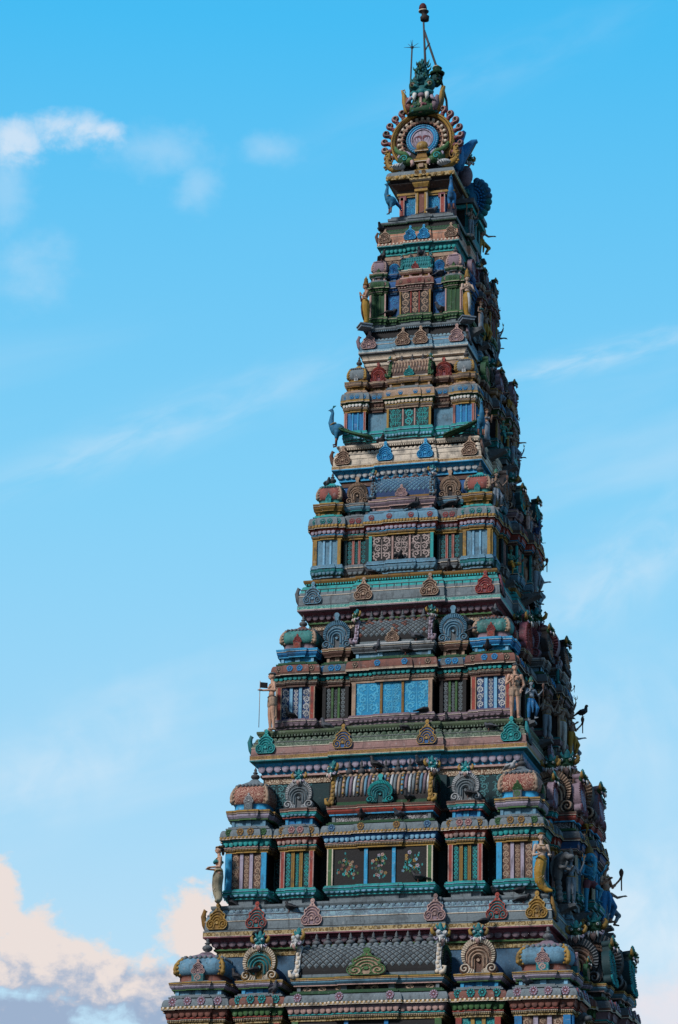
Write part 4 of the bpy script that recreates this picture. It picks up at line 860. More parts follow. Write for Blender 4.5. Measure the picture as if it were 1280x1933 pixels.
for i, t in T.items():
    q, up = CORN[i], CORN[i-1]; L = {a: q['z']+b for a, b in t['L'].items()}; k, ins = t['k'], t['ins']
    Dp, Wp = q['D']-ins, q['W']-ins; wallD, wallW = up['D']-up['wi'], up['W']-up['wi']
    a, b_ = t['corner']; cc = COL[i]
    for sx in (-1, 1):
        x0, x1 = (a, b_) if sx > 0 else (-b_, -a)
        c = dict(cc['corner'])
        if i == 5 and sx > 0: c['niche'] = 'green'
        pavilion(TOWER, None, 'corner', x0, x1, -Dp, b_-a, L, c, k, 'corner_pavilion', True, 'r' if sx > 0 else 'l')
        a0, a1 = t['panj'] if sx > 0 else (-t['panj'][1], -t['panj'][0])
        c = dict(cc['panj'])
        if i == 6 and sx > 0: c['fan'] = 'cream'
        if i == 5 and sx > 0: c['lion'] = 'turq'
        pavilion(TOWER, None, 'panjara', a0, a1, -Dp+t['pin'], Dp-t['pin']-wallD+.05, L, c, k, 'side_pavilion', i > 2, lion=i >= 5, fan_s={6: .86, 5: .72, 4: .74, 3: .58, 2: .43, 1: .30}[i], ros=i > 1)
    pavilion(TOWER, None, 'shala', -t['shala'], t['shala'], -Dp-.04, Dp+.04-wallD+.08, L, cc['shala'], k, 'central_pavilion',
             shala=dict(style={6: 'lattice', 5: 'ribs', 4: 'lattice', 3: 'lattice', 2: 'plain', 1: 'plain'}[i], nfin={6: 11, 5: 7, 4: 6, 3: 5, 2: 3, 1: 3}[i], med={6: .62, 5: .58, 4: .36, 3: .32, 2: .27, 1: .2}[i]))
    # the long side: small niche pavilion, then the projecting bay with vaulted roofs whose gables face the front
    LS = dict(L)
    xc = -Dp+(b_-a)+.06*k; bay, bay2 = BAY[i]; BL = bay2-bay
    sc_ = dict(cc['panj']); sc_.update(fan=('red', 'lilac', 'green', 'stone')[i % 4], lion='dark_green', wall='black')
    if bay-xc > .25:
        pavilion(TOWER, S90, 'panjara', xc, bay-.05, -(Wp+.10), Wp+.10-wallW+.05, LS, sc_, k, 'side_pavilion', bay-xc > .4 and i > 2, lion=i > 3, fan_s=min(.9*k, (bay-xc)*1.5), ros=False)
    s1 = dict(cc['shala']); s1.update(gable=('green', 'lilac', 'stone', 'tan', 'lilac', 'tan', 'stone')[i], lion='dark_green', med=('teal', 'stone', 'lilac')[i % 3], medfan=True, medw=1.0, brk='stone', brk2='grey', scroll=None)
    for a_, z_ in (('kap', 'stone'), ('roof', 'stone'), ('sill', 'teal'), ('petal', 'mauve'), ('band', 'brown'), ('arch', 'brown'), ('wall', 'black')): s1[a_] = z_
    pr = t['prot']
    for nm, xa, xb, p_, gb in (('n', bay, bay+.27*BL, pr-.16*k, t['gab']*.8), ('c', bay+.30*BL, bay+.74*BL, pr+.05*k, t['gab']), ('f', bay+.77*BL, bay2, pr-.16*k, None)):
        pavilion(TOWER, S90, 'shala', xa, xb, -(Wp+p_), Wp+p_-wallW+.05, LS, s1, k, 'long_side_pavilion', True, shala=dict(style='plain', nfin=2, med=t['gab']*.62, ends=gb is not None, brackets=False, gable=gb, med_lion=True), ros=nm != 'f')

# ------------------------------------------------------------------ body of the gateway below the frame, down to the ground
def gateway_base():
    b = MB(); q = CORN[6]; W, D = q['W']-.35, q['D']-.35
    pl = tower_plan(W, D, 2.2, .25, -4.9, -.1, .35, 2.3)
    b.sweep(pl, [(.9, -.3, 'stone'), (.9, .9, 'stone'), (.6, 1.1, 'grey'), (.6, 1.5, 'stone'), (.15, 1.7, 'stone'), (.15, 9.4, 'grey'), (.3, 9.6, 'stone'), (.3, 10.0, 'stone'), (.0, 10.1, 'stone'), (0, 10.5, 'stone')], True)
    for p, r, n in offset_edges(pl, .15):
        L = math.hypot(r[0]-p[0], r[1]-p[1]); m = int(L/1.3)
        for j in range(m):
            t = (j+.5)/m; x, y = p[0]+(r[0]-p[0])*t, p[1]+(r[1]-p[1])*t; b.box(x-.16, x+.16, y-.16, y+.16, 1.7, 9.4, 'light_grey')
    b.build('gateway_base', TOWER)
gateway_base()
# ------------------------------------------------------------------ top chamber and horseshoe crest
def top_storey():
    q = CORN[0]; z = q['z']; W, D = .60, 2.16; zb = z+.92
    P = empty('top_chamber', TOWER)
    pl = rect_plan(-W, W, -D, .95)
    b = MB(); b.sweep(step_plan(-W-.20, W+.20, -D-.18, 1.1, .05, .33, False), [(-.1, z+.6, 'stone'), (-.03, z+.66, 'lilac'), (-.03, z+.74, 'lilac'), (.0, z+.74, 'dark_brown'), (.0, z+.77, 'grey'), (.05, z+.80, 'grey'), (.05, z+.86, 'grey'), (-.02, z+.87, 'stone'), (-.02, z+.93, 'grey'), (-.2, z+.94, 'grey')]); b.build('plinth', P)
    b = MB(); b.sweep(pl, [(-.02, zb, 'blue'), (-.02, 35.0, 'blue')]); 
    for x0, x1 in ((-.44, -.16), (.16, .44)): vine(b, x0, x1, zb+.12, 34.72, -D+.014, 'sky', RND)
    b.build('chamber_wall', P)
    for x in (-.53, .53):
        b = MB(); pilaster(b, x, .12, -D, zb+.08, 34.74, .05, 'red', 'pink'); b.box(x-.11*(1 if x > 0 else .55), x+.11*(.55 if x > 0 else 1), -D-.05, -D, 34.66, 34.78, 'plum'); b.build('pilaster', P)
    for x in (-.53, .53):
        b = MB(S90); 
    b = MB(); b.sweep(pl, [(-.02, 34.74, 'brown'), (.03, 34.74, 'gold'), (.03, 34.79, 'cream'), (.06, 34.79, 'gold'), (.06, 34.85, 'dark_brown'), (.02, 34.87, 'dark_brown'), (.05, 34.93, 'brown'), (.16, 35.02, 'brown'), (.2, 35.05, 'dark_brown'), (.20, 35.10, 'dark_brown'), (.27, 35.14, 'gold'), (.30, 35.15, 'gold_ornate'), (.30, 35.25, 'gold_ornate')] + kap_curve(.29, 35.26, .12, 35.42, 'grey') + [(.0, 35.43, 'grey')])
    for i in range(9): x = -.80+1.6*i/8; b.ball((x, -D-.30, 35.20), (.05, .02, .05), 'gold', 8, 5)
    b.build('roof_eave', P)
    # long-side windows of the chamber
    for y in (-1.9, -1.45, .2, .7):
        b = MB(S90); pilaster(b, y, .16, -W, zb+.08, 34.74, .10, 'plum', 'pink'); b.build('pilaster', P)
    b = MB(); b.box(W-.02, W+.42, -1.3, .1, z+.6, zb+.05, 'teal'); b.box(W-.02, W+.36, -1.25, .05, zb+.05, 34.7, 'black')
    for y in (-1.2, -.8, -.4, 0): b.box(W+.30, W+.40, y-.06, y+.06, zb+.05, 34.7, 'teal')
    b.box(W, W+.5, -1.35, .15, 34.7, 34.8, 'turq'); b.box(W, W+.56, -1.4, .2, 34.83, 34.95, 'stone'); b.build('side_bay', P)
    # golden shrine column in front
    b = MB(); y = -D-.02
    b.box(-.17, .17, y-.10, y+.05, zb-.03, zb+.08, 'grey')
    for x, w, c in ((-.105, .05, 'gold'), (.105, .05, 'gold'), (0, .13, 'rust')): b.box(x-w/2, x+w/2, y-(.13 if c == 'gold' else .10), y+.05, zb+.06, 34.84, c)
    for x in (-.14, .14): b.box(x-.012, x+.012, y-.12, y+.05, zb+.06, 34.84, 'cream')
    sp = rect_plan(-.14, .14, y-.14, y+.1)
    b.sweep(sp, [(-.01, 34.80, 'gold'), (.03, 34.82, 'gold'), (.03, 34.88, 'brown'), (.01, 34.9, 'brown'), (.03, 34.93, 'gold'), (.08, 35.02, 'gold'), (.08, 35.06, 'dark_brown'), (.06, 35.07, 'cream'), (.14, 35.10, 'gold_ornate'), (.14, 35.20, 'gold_ornate'), (.12, 35.21, 'gold'), (.08, 35.34, 'gold'), (.04, 35.42, 'black'), (-.03, 35.425, 'black'), (-.03, 35.45, 'gold'), (.0, 35.455, 'gold_ornate'), (.0, 35.60, 'black'), (-.03, 35.605, 'black'), (-.03, 35.63, 'gold'), (.06, 35.64, 'cream'), (.06, 35.66, 'gold'), (.06, 35.72, 'black'), (.0, 35.725, 'black'), (.0, 35.75, 'gold'), (.02, 35.755, 'ochre'), (-.02, 35.86, 'ochre'), (-.02, 35.92, 'black'), (-.04, 35.925, 'black'), (-.04, 35.94, 'gold'), (.04, 35.945, 'cream'), (.04, 35.96, 'ochre'), (.04, 36.0, 'ochre'), (-.02, 36.02, 'gold')])
    b.lathe((0, y-.02, 36.0), [(.13, 0), (.17, .05), (.175, .12), (.15, .2), (.11, .24), (.05, .27), (.04, .31), (.07, .36), (.06, .41), (.02, .46), (.004, .54)], 'gold', 16)
    b.box(-.06, .06, y-.2, y, 35.48, 35.58, 'tan')
    b.build('shrine_column', P)
    for x in (-.09, .09): instance(ROS, 'rosette', P, (x, y-.26, 35.24), 0, .13, RC['gold'])
    return P
top_storey()
def crest():
    P = empty('horseshoe_crest', TOWER); yc, zc, Rr = -2.20, 36.28, .78
    b = MB()                                                         # barrel vault running back
    n = 24; vs, fs = [], []
    for y in (yc+.05, .95):
        for i in range(n+1): a = -PI*.18+PI*1.36*i/n; vs.append((.62*math.cos(a), y, zc-.18+.80*math.sin(a)))
    fs = [(i, i+1, i+n+2, i+n+1) for i in range(n)]+[tuple(range(n+1))[::-1], tuple(range(n+1, 2*n+2))]
    b.add(vs, fs, 'stone'); b.box(-.62, .62, yc+.05, .95, 35.3, 36.0, 'stone')
    for y in (-1.7, -1.4, .3, .7): b.box(.60, .72, y-.1, y+.1, 35.4, 36.1, 'plum')
    b.build('vault', P)
    b = MB(Matrix.Translation((0, yc, zc)) @ Matrix.Rotation(PI/2, 4, 'X'))        # local z towards the viewer
    b.lathe((0, 0, -.16), [(.80, 0), (.80, .16), (.70, .17)], 'black', 56, False)
    b.build('back_disc', P)
    b = MB()
    pts = [(Rr*math.cos(a), yc-.03, zc+Rr*math.sin(a)) for a in [-.85+(PI+1.7)*i/48 for i in range(49)]]
    b.tube(pts, .072, 'gold', 12)
    for i in range(49*2):
        a = -.85+(PI+1.7)*i/97; b.ball((Rr*math.cos(a), yc-.09, zc+Rr*math.sin(a)), (.016 if i % 2 else .018, .05, .016), 'ochre' if i % 2 else 'gold', 6, 4)
    pts = [((Rr-.11)*math.cos(a), yc-.03, zc+(Rr-.11)*math.sin(a)) for a in [-.85+(PI+1.7)*i/48 for i in range(49)]]
    b.tube(pts, .022, 'brown', 6); b.build('gold_ring', P)
    for i in range(19):                                               # ring of little figures
        a = -.62+(PI+1.24)*i/18; r = .555; x, z = r*math.cos(a), zc+r*math.sin(a); rot = Matrix.Rotation(-(a-PI/2), 3, 'Y'); b = MB()
        def pt(u, v, w): return tuple(Vector((x, yc-.04, z))+rot @ Vector((u, v, w)))
        b.ball(pt(0, 0, 0), (.074, .07, .06), 'tan', 8, 6); b.ball(pt(0, -.03, .062), (.045, .045, .048), 'cream', 8, 6); b.ball(pt(0, -.01, .085), (.03, .03, .024), 'rust', 7, 5)
        for s in (-1, 1): b.ball(pt(s*.052, -.02, -.02), (.024, .03, .04), 'skin', 6, 5)
        b.ball(pt(0, -.035, -.05), (.05, .03, .025), 'rust', 7, 5); b.build('ring_figure', P)
    b = MB(Matrix.Translation((0, yc-.02, zc+.03)) @ Matrix.Rotation(PI/2, 4, 'X'))
    b.lathe((0, 0, 0), [(.425, 0), (.42, .05), (.39, .07), (.36, .05), (.345, .07), (.32, .075), (.30, .055), (.285, .07), (.27, .075), (.25, .05), (.02, .06)], 'sky', 48, False, ms=['sky', 'sky', 'blue', 'pale_blue', 'sky', 'blue', 'lilac', 'lilac', 'mauve', 'lilac'])
    for i in range(40): a = 2*PI*i/40; b.ball((.395*math.cos(a), .395*math.sin(a), .065), (.018, .018, .012), 'pale_blue', 6, 4)
    b.build('blue_disc', P)
    b = MB()                                                          # plume scrolls on the lilac heart
    for s in (-1, 1):
        for j, (r, h) in enumerate(((.10, .10), (.15, .03), (.19, -.05))):
            pts = [(s*(.02+r*(1-math.cos(t*PI*1.25))*.5*1.1), zc+.02+h*.6+r*.75*math.sin(t*PI*1.05)-.06*t) for t in [k/14 for k in range(15)]]
            ribbon(b, pts, [.012-.0006*k for k in range(15)], yc-.087, 'plum')
    b.build('plume_scroll', P)
    for s in (-1, 1):                                                 # flame curls around the ring
        for i in range(9):
            a = -.42+i*.235; x0, z0 = math.cos(a)*(Rr+.05), zc+math.sin(a)*(Rr+.05)
            b = MB(); pts, ws = [], []
            ux, uz = math.cos(a), math.sin(a); tx, tz = -uz, ux; sc_ = 1.0 if i < 7 else 1.1
            for k in range(20):
                t = k/19
                if t < .35: u, v = .16*t/.35, .0+.02*math.sin(t/.35*PI)-.055
                else:
                    q = (t-.35)/.65; an = -PI*.5+q*PI*1.75; rr = .075*(1-.55*q); u, v = .165+rr*math.cos(an), .02+rr*math.sin(an)
                pts.append((s*(x0+(ux*u+tx*v)*sc_), yc-.02-.02*math.sin(t*PI), z0+(uz*u+tz*v)*sc_)); ws.append(.064*(1-.5*t))
            b.tube(pts, ws, 'plum', 8)
            b.tube([(p[0], p[1]-.052, p[2]) for p in pts[3:]], [w*.34 for w in ws[3:]], 'pink', 6)
            b.ball((s*(x0+(ux*.165+tx*.02)), yc-.05, z0+(uz*.165+tz*.02)), .03, 'dark_green', 7, 5)
            b.build('flame_curl', P)
    for s in (-1, 1):                                                 # sea-beasts at the feet of the arch
        M_ = P; m = empty('sea_beast', P)
        b = MB(); X = lambda x: s*x
        b.ball((X(.43), yc-.14, 35.72), (.20, .14, .17), 'dark_green', 14, 9); b.ball((X(.30), yc-.18, 35.66), (.12, .11, .10), 'green', 12, 8)
        b.tube([(X(.30), yc-.20, 35.74), (X(.42), yc-.22, 35.86), (X(.55), yc-.20, 35.90), (X(.66), yc-.14, 36.02), (X(.70), yc-.12, 36.14)], [.06, .075, .07, .06, .03], 'green', 9)
        b.tube([(X(.24), yc-.22, 35.64), (X(.20), yc-.24, 35.55), (X(.25), yc-.24, 35.48)], [.06, .05, .02], 'pink', 7)
        for k in range(9): a = PI*.1+k*.28; b.ball((X(.42+.17*math.cos(a)), yc-.22, 35.74+.16*math.sin(a)), (.03, .03, .05), 'lilac', 6, 4)
        b.build('head', m)
        b = MB(); pts = [(X(.42+.10*(1-t)*math.cos(t*9)), yc-.27, 35.72+.10*(1-t)*math.sin(t*9)) for t in [k/20 for k in range(20)]]; b.tube(pts, .018, 'turq', 6); b.build('cheek_curl', m)
        b = MB()
        b.tube([(X(.55), yc-.12, 35.52), (X(.72), yc-.10, 35.50), (X(.86), yc-.08, 35.62), (X(.90), yc-.08, 35.82), (X(.88), yc-.08, 36.0), (X(.94), yc-.08, 36.08)], [.07, .10, .10, .085, .06, .02], 'gold', 10)
        for k in range(9):
            t = k/8; b.ball((X(.93-.03*t+(.04 if k % 2 else 0)), yc-.14, 35.52+.5*t), .035, 'gold', 7, 5)
        pts = [(X(.82+.09*(1-t)*math.cos(t*8+2)), yc-.17, 35.76+.14*(1-t)*math.sin(t*8+2)) for t in [k/18 for k in range(18)]]; b.tube(pts, .016, 'ochre', 6); b.build('tail', m)
        b = MB(); b.ball((X(.60), yc-.16, 35.55), (.19, .12, .09), 'light_grey', 12, 7)
        for k in range(5): b.tube([(X(.46+.07*k), yc-.26, 35.62-.02*k), (X(.52+.07*k), yc-.27, 35.50)], .016, 'grey', 6)
        b.build('fin', m)
    # guardian face on top, with wing-like horns, crown and dark mass below
    F = empty('guardian_face', P); y = yc-.05
    b = MB(); b.lathe((0, y+.08, 36.98), [(.40, 0), (.34, .16), (.30, .34), (.24, .55)], 'dark_green', 16, sq=3)
    for j in range(46):
        q = RND.uniform(-PI, 0); zz = RND.uniform(.02, .5); r_ = .40-.30*zz; b.ball((r_*math.cos(q), y+.08+r_*math.sin(q), 36.98+zz), RND.uniform(.03, .055), RND.choice(('dark_green', 'green', 'plum', 'deep_teal')), 7, 5) 
    for s in (-1, 1):
        for k in range(7): a = k*.9; b.ball((s*(.15+.10*math.sin(a)), y-.17+.02*k, 37.04+.07*k), (.10, .07, .075), 'dark_green' if k % 2 else 'green', 8, 6)
        b.tube([(s*.05, y-.2, 37.15), (s*.12, y-.2, 37.32), (s*.22, y-.16, 37.42)], [.035, .04, .02], 'green', 7)
    b.build('beard', F)
    b = MB(); b.tube([(0, y-.22, 37.02), (0, y-.25, 37.2), (0, y-.22, 37.45)], [.10, .035, .03], 'pink', 9, flat=.6); b.ball((0, y-.24, 37.02), (.10, .05, .05), 'tan', 9, 6); b.build('tongue', F)
    b = MB(); b.ball((0, y, 37.62), (.27, .22, .25), 'deep_teal', 16, 10); b.ball((0, y-.18, 37.58), (.10, .10, .09), 'teal', 10, 7); b.ball((0, y-.22, 37.48), (.085, .06, .07), 'mauve', 10, 7)
    for s in (-1, 1):
        b.ball((s*.20, y-.10, 37.80), (.15, .15, .17), 'deep_teal', 12, 8); b.tube([(s*.06, y-.16, 37.70), (s*.16, y-.24, 37.76), (s*.28, y-.18, 37.74)], [.03, .045, .02], 'teal', 7)
        b.tube([(s*.10, y-.18, 37.55), (s*.20, y-.2, 37.56), (s*.30, y-.12, 37.58)], [.06, .07, .04], 'teal', 8)
    b.build('head', F)
    for s in (-1, 1):
        b = MB(); b.ball((s*.225, y-.225, 37.79), (.060, .045, .062), 'tan', 10, 7); b.ball((s*.235, y-.262, 37.785), (.032, .02, .036), 'black', 8, 6); b.tube([(s*.225+.07*math.cos(q), y-.235, 37.79+.072*math.sin(q)) for q in [2*PI*j/14 for j in range(15)]], .020, 'dark_green', 6); b.build('eye', F)
        b = MB(); b.tube([(s*.16, y-.22, 37.52), (s*.17, y-.27, 37.40), (s*.155, y-.26, 37.30)], [.06, .05, .008], 'white', 9); b.build('fang', F)
        b = MB(); b.tube([(s*.27, y-.18, 37.44), (s*.31, y-.22, 37.36), (s*.40, y-.2, 37.28)], [.055, .045, .008], 'lilac', 8); b.build('fang', F)
        b = MB(); pts = [(s*x, y+.02, zz) for x, zz in ((.36, 37.05), (.44, 37.2), (.48, 37.42), (.50, 37.62), (.56, 37.78), (.50, 37.80), (.46, 37.70))]; b.tube(pts, [.08, .12, .13, .10, .05, .03, .012], 'gold', 9, flat=.6)
        b.tube([(s*.30, y-.10, 37.1), (s*.36, y-.10, 37.3), (s*.40, y-.06, 37.5)], [.09, .10, .05], 'mauve' if s > 0 else 'rust', 8); b.build('horn', F)
    b = MB(); b.lathe((-.04, y+.02, 37.82), [(.20, 0), (.22, .08), (.19, .14), (.20, .24), (.16, .30), (.17, .40), (.13, .47), (.14, .56), (.09, .64), (.04, .72), (.03, .80), (.005, .84)], 'deep_teal', 14)
    for k in range(10): a = 2*PI*k/10; b.ball((-.04+.20*math.cos(a), y+.02+.20*math.sin(a), 38.0), (.05, .05, .08), 'deep_teal', 7, 5); b.ball((-.04+.16*math.cos(a), y+.02+.16*math.sin(a), 38.25), (.04, .04, .07), 'teal', 7, 5)
    for j in range(60): q = RND.uniform(-PI, 0); zz = RND.uniform(0, .7); r_ = .22-.17*zz; b.ball((-.04+r_*math.cos(q), y+.02+r_*math.sin(q), 37.84+zz), RND.uniform(.018, .032), RND.choice(('deep_teal', 'teal', 'dark_teal', 'teal')), 6, 5)
    b.build('crown', F)
    for j in range(26):                                             # flame-like tufts standing off the crown and horns
        b = MB(); q = RND.uniform(-PI*.95, -PI*.05); zz = RND.uniform(0, .62); r_ = .24-.17*zz; x, yy = -.04+r_*math.cos(q), y+.02+r_*math.sin(q); o_ = RND.uniform(.06, .10)
        b.tube([(x, yy, 37.86+zz), (x+o_*.7*math.cos(q), yy+o_*.5*math.sin(q), 37.90+zz), (x+o_*math.cos(q), yy+o_*.6*math.sin(q), 37.98+zz)], [.028, .022, .004], RND.choice(('deep_teal', 'dark_green', 'teal', 'stone')), 6); b.build('tuft', F)
    b = MB(); b.ball((.34, y+.05, 38.0), (.15, .14, .20), 'deep_teal', 12, 8)
    for j in range(24): q = RND.uniform(-PI, 0); zz = RND.uniform(-.15, .15); b.ball((.34+.15*math.cos(q)*math.cos(zz*4), y+.05+.14*math.sin(q), 38.0+zz), RND.uniform(.022, .036), RND.choice(('deep_teal', 'dark_green', 'stone')), 6, 5); b.lathe((.36, y+.05, 38.14), [(.17, 0), (.20, .06), (.13, .10), (.11, .16), (.13, .2), (.06, .26)], 'dark_green', 12); b.ball((.34, y+.05, 38.36), (.10, .10, .07), 'cream', 9, 6); b.build('crest_knob', F)
    # long-side dormers of the vault: horned crest and many-headed snake hood, seen edge-on
    d = empty('snake_hood', P)
    b = MB(); cx, cz = 1.02, 35.12
    b.ball((.92, -.62, 35.15), (.26, .20, .62), 'peacock', 14, 10)
    for k in range(9):
        a = R(80-k*18); ca, sa = math.cos(a)*.88, math.sin(a)*.86
        b.tube([(cx+.10*ca, -.62, cz+.16*sa+.1), (cx+.30*ca, -.66, cz+.46*sa+.1), (cx+.43*ca, -.70, cz+.62*sa+.1)], [.075, .085, .10], 'peacock', 9); b.ball((cx+.43*ca, -.70, cz+.62*sa+.1), .10, 'teal' if k > 4 else 'peacock', 9, 7)
        for q in range(3): b.ball((cx+(.14+.08*q)*ca, -.75, cz+(.24+.11*q)*sa+.1), .035, 'blue', 7, 5)
    b.build('hood', d)
    b = MB(S90); b.box(-1.3, .9, -.85, -.5, 34.95, 35.3, 'stone'); b.box(-1.0, .6, -.92, -.6, 35.3, 35.42, 'teal'); b.ball((-1.06, -.86, 35.75), (.12, .2, .30), 'mauve', 10, 8); b.build('dormer', d)
    instance(LION, 'guardian_face', d, (.92, -1.05, 36.02), PI/5, .42, ['dark_green', 'white', 'black', 'gold', 'teal', 'lilac', 'pink'])
    b = MB()                                                          # upturned blue horns of the vault's side gable
    b.ball((.80, -1.75, 36.0), (.18, .22, .42), 'blue', 12, 9)
    b.tube([(.78, -1.7, 35.7), (.84, -1.6, 36.05), (1.0, -1.5, 36.30), (1.16, -1.45, 36.50), (1.26, -1.45, 36.52)], [.17, .19, .14, .085, .05], 'blue', 10)
    b.tube([(.80, -1.9, 36.0), (.86, -1.9, 36.35), (.96, -1.85, 36.55), (1.02, -1.85, 36.62)], [.15, .14, .09, .05], 'blue', 10)
    b.tube([(.94, -1.52, 35.92), (1.08, -1.46, 36.2), (1.2, -1.44, 36.44)], [.03, .035, .03], 'ochre', 6)
    for k in range(12): b.ball((.70+.02*k, -1.98, 35.45+.09*k), .045, 'grey_blue', 6, 5)
    b.build('side_horn', P)
crest()

# ------------------------------------------------------------------ lamp pole and lightning rod on the summit
def summit():
    t = empty('obstruction_lamp', None, (.04, -2.2, 38.55)); tag(t, 'dark red obstruction lamp on a thin braced pole at the very top of the tower', 'beacon lamp')
    b = MB(); b.tube([(.0, 0, -.7), (0, 0, 0), (-.03, 0, .6), (-.06, 0, 1.25)], [.035, .035, .028, .025], 'steel', 8); b.build('pole', t)
    b = MB(); b.tube([(-.045, .02, .95), (.16, .03, .28), (.40, .05, -.50), (.56, .05, -1.15), (.60, .05, -1.7)], .03, 'steel', 8); b.build('brace', t)
    b = MB(); b.tube([(.0, .0, .36), (.08, .0, .52), (.11, .02, .56)], .018, 'steel', 6); b.build('cable', t)
    b = MB(); b.lathe((-.04, 0, 1.2), [(.05, 0), (.10, .03), (.11, .12), (.075, .15), (.07, .24), (.11, .27), (.12, .30)], 'dark_brown', 14); b.lathe((-.005, 0, 1.2), [(.02, 0), (.09, .02), (.10, .14), (.03, .2)], 'dark_brown', 12); b.build('lamp_base', t)
    b = MB(); b.lathe((-.075, 0, 1.49), [(.12, 0), (.12, .03)], 'cream', 14); b.build('collar', t)
    b = MB(); b.lathe((-.08, 0, 1.52), [(.10, 0), (.105, .08), (.09, .15), (.055, .20), (.01, .22)], 'lamp_red', 14); b.build('lens', t)
    t = empty('lightning_rod', None, (-.36, -2.15, 37.0)); tag(t, 'thin lightning rod with a star of spikes beside the crest face', 'lightning rod')
    b = MB(); b.tube([(0, 0, 0), (.0, 0, 1.0), (.03, 0, 2.06)], .022, 'steel', 7); b.build('rod', t)
    b = MB(); b.ball((.03, 0, 2.06), .045, 'steel', 9, 6)
    for a, e in ((0, 1.5), (.4, .7), (2.6, .8), (PI, .12), (0, -.1), (1.6, .4), (-1.5, .5)): b.tube([(.03, 0, 2.06), (.03+.22*math.cos(a)*math.cos(e), .22*math.sin(a)*math.cos(e), 2.06+.22*math.sin(e))], [.012, .004], 'steel', 5)
    b.build('spikes', t)
    b = MB(); b.box(-.04, .04, -.03, .03, .10, .2, 'steel'); b.build('clamp', t)
summit()

# ------------------------------------------------------------------ ground
def ground():
    b = MB(); n = 40; S = 1500
    b.add([(-S, -S, 0), (S, -S, 0), (S, S, 0), (-S, S, 0)], [(0, 1, 2, 3)], 'ground_paint')
    tag(b.build('ground'), kind='structure')
paint('ground_paint', (.07, .062, .05), .4, .9)
ground()
# ------------------------------------------------------------------ figures: one continuous remeshed body each, clothes and crown as children
def fuse(b, voxel, name, sm=4, fac=.5):
    me = b.mesh('tmp'); o = bpy.data.objects.new('tmp', me); C.objects.link(o)
    m = o.modifiers.new('r', 'REMESH'); m.mode = 'VOXEL'; m.voxel_size = voxel; m.use_smooth_shade = True
    s = o.modifiers.new('s', 'SMOOTH'); s.iterations = sm; s.factor = fac
    dg = bpy.context.evaluated_depsgraph_get(); ev = o.evaluated_get(dg); r = bpy.data.meshes.new_from_object(ev)
    r.name = name; bpy.data.objects.remove(o); bpy.data.meshes.remove(me)
    m0 = b.m[0]; r.materials.clear(); r.materials.append(MATS[m0]); return r
V = Vector
def limb(b, pts, rads, m='skin'):
    if len(pts) > 1: b.tube(pts, rads, m, 10)
    for p, r in zip(pts, rads): b.ball(p, r, m, 10, 7)
def hand(b, w, d, up=V((0, 0, 1)), curl=.35, s=1.0):
    """palm, four fingers of unequal length and a thumb from the side of the palm"""
    d = V(d).normalized(); side = d.cross(up)
    if side.length < .1: side = d.cross(V((1, 0, 0)))
    side.normalize(); nrm = side.cross(d).normalized(); w = V(w)
    limb(b, [w, w+d*.05*s, w+d*.085*s], [.026*s, .034*s, .033*s])
    for i, ln in enumerate((.062, .075, .070, .052)):
        p = w+d*.085*s+side*(-.030+.02*i)*s; q = p+d*ln*.55*s-nrm*ln*.15*s; r = q+(d*(1-curl)-nrm*curl)*ln*.5*s
        limb(b, [p, q, r], [.0125*s, .0115*s, .009*s])
    p = w+d*.03*s-side*.03*s; limb(b, [p, p+(d*.6-side)*.03*s, p+(d*1.2-side)*.045*s], [.014*s, .012*s, .010*s])
def body(arms, legs, female=False, belly=0.0, head=True, lean=0.0, hips=True):
    """arms: (shoulder sign, elbow, wrist, hand direction); legs: (sign, knee, ankle, toe)"""
    b = MB(); X = lambda z: lean*max(0, z-.9)
    bw = .9 if female else 1.0
    b.ball((X(.93), 0, .93), (.155 if female else .145, .11, .11), 'skin', 14, 10)
    b.ball((X(1.06), -.012-belly*.5, 1.06), (.105*bw+belly*.6, .09+belly, .13+belly*.4), 'skin', 14, 10)
    b.ball((X(1.24), 0, 1.24), (.155*bw, .105, .14), 'skin', 14, 10); b.ball((X(1.33), .005, 1.33), (.165*bw, .085, .085), 'skin', 14, 8)
    if female:
        for s in (-1, 1): b.ball((X(1.26)+s*.072, -.10, 1.26), (.062, .058, .058), 'skin', 10, 8)
    else:
        for s in (-1, 1): b.ball((X(1.28)+s*.075, -.085, 1.285), (.075, .035, .05), 'skin', 10, 7)
    h = X(1.6)
    limb(b, [(X(1.36), .01, 1.36), (X(1.49), -.005, 1.49)], [.06, .052])
    if head:
        b.ball((h, -.015, 1.615), (.082, .098, .105), 'skin', 14, 10); b.ball((h, -.05, 1.56), (.058, .058, .055), 'skin', 12, 8)
        b.tube([(h, -.105, 1.635), (h, -.128, 1.59), (h, -.108, 1.583)], [.012, .019, .012], 'skin', 7); b.ball((h, -.106, 1.552), (.027, .014, .011), 'skin', 8, 6)
        for s in (-1, 1): b.ball((h+s*.085, .0, 1.60), (.014, .026, .034), 'skin', 8, 6)
    for s, e, w, d in arms:
        S = (X(1.36)+s*.185*bw, .005, 1.355); limb(b, [S, e, w], [.058, .046, .030]); limb(b, [tuple((V(e)+V(w))/2-(V(w)-V(e))*.22)], [.045]); hand(b, w, d)
    for s, k, a, t in legs:
        limb(b, [(X(.9)+s*.085, 0, .90), k, a], [.098, .064, .042]); limb(b, [tuple(V(k)+(V(a)-V(k))*.3+V((0, .02, 0)))], [.062])
        limb(b, [a, tuple(V(a)+V((0, .03, -.035))), t], [.042, .04, .028])
    return b
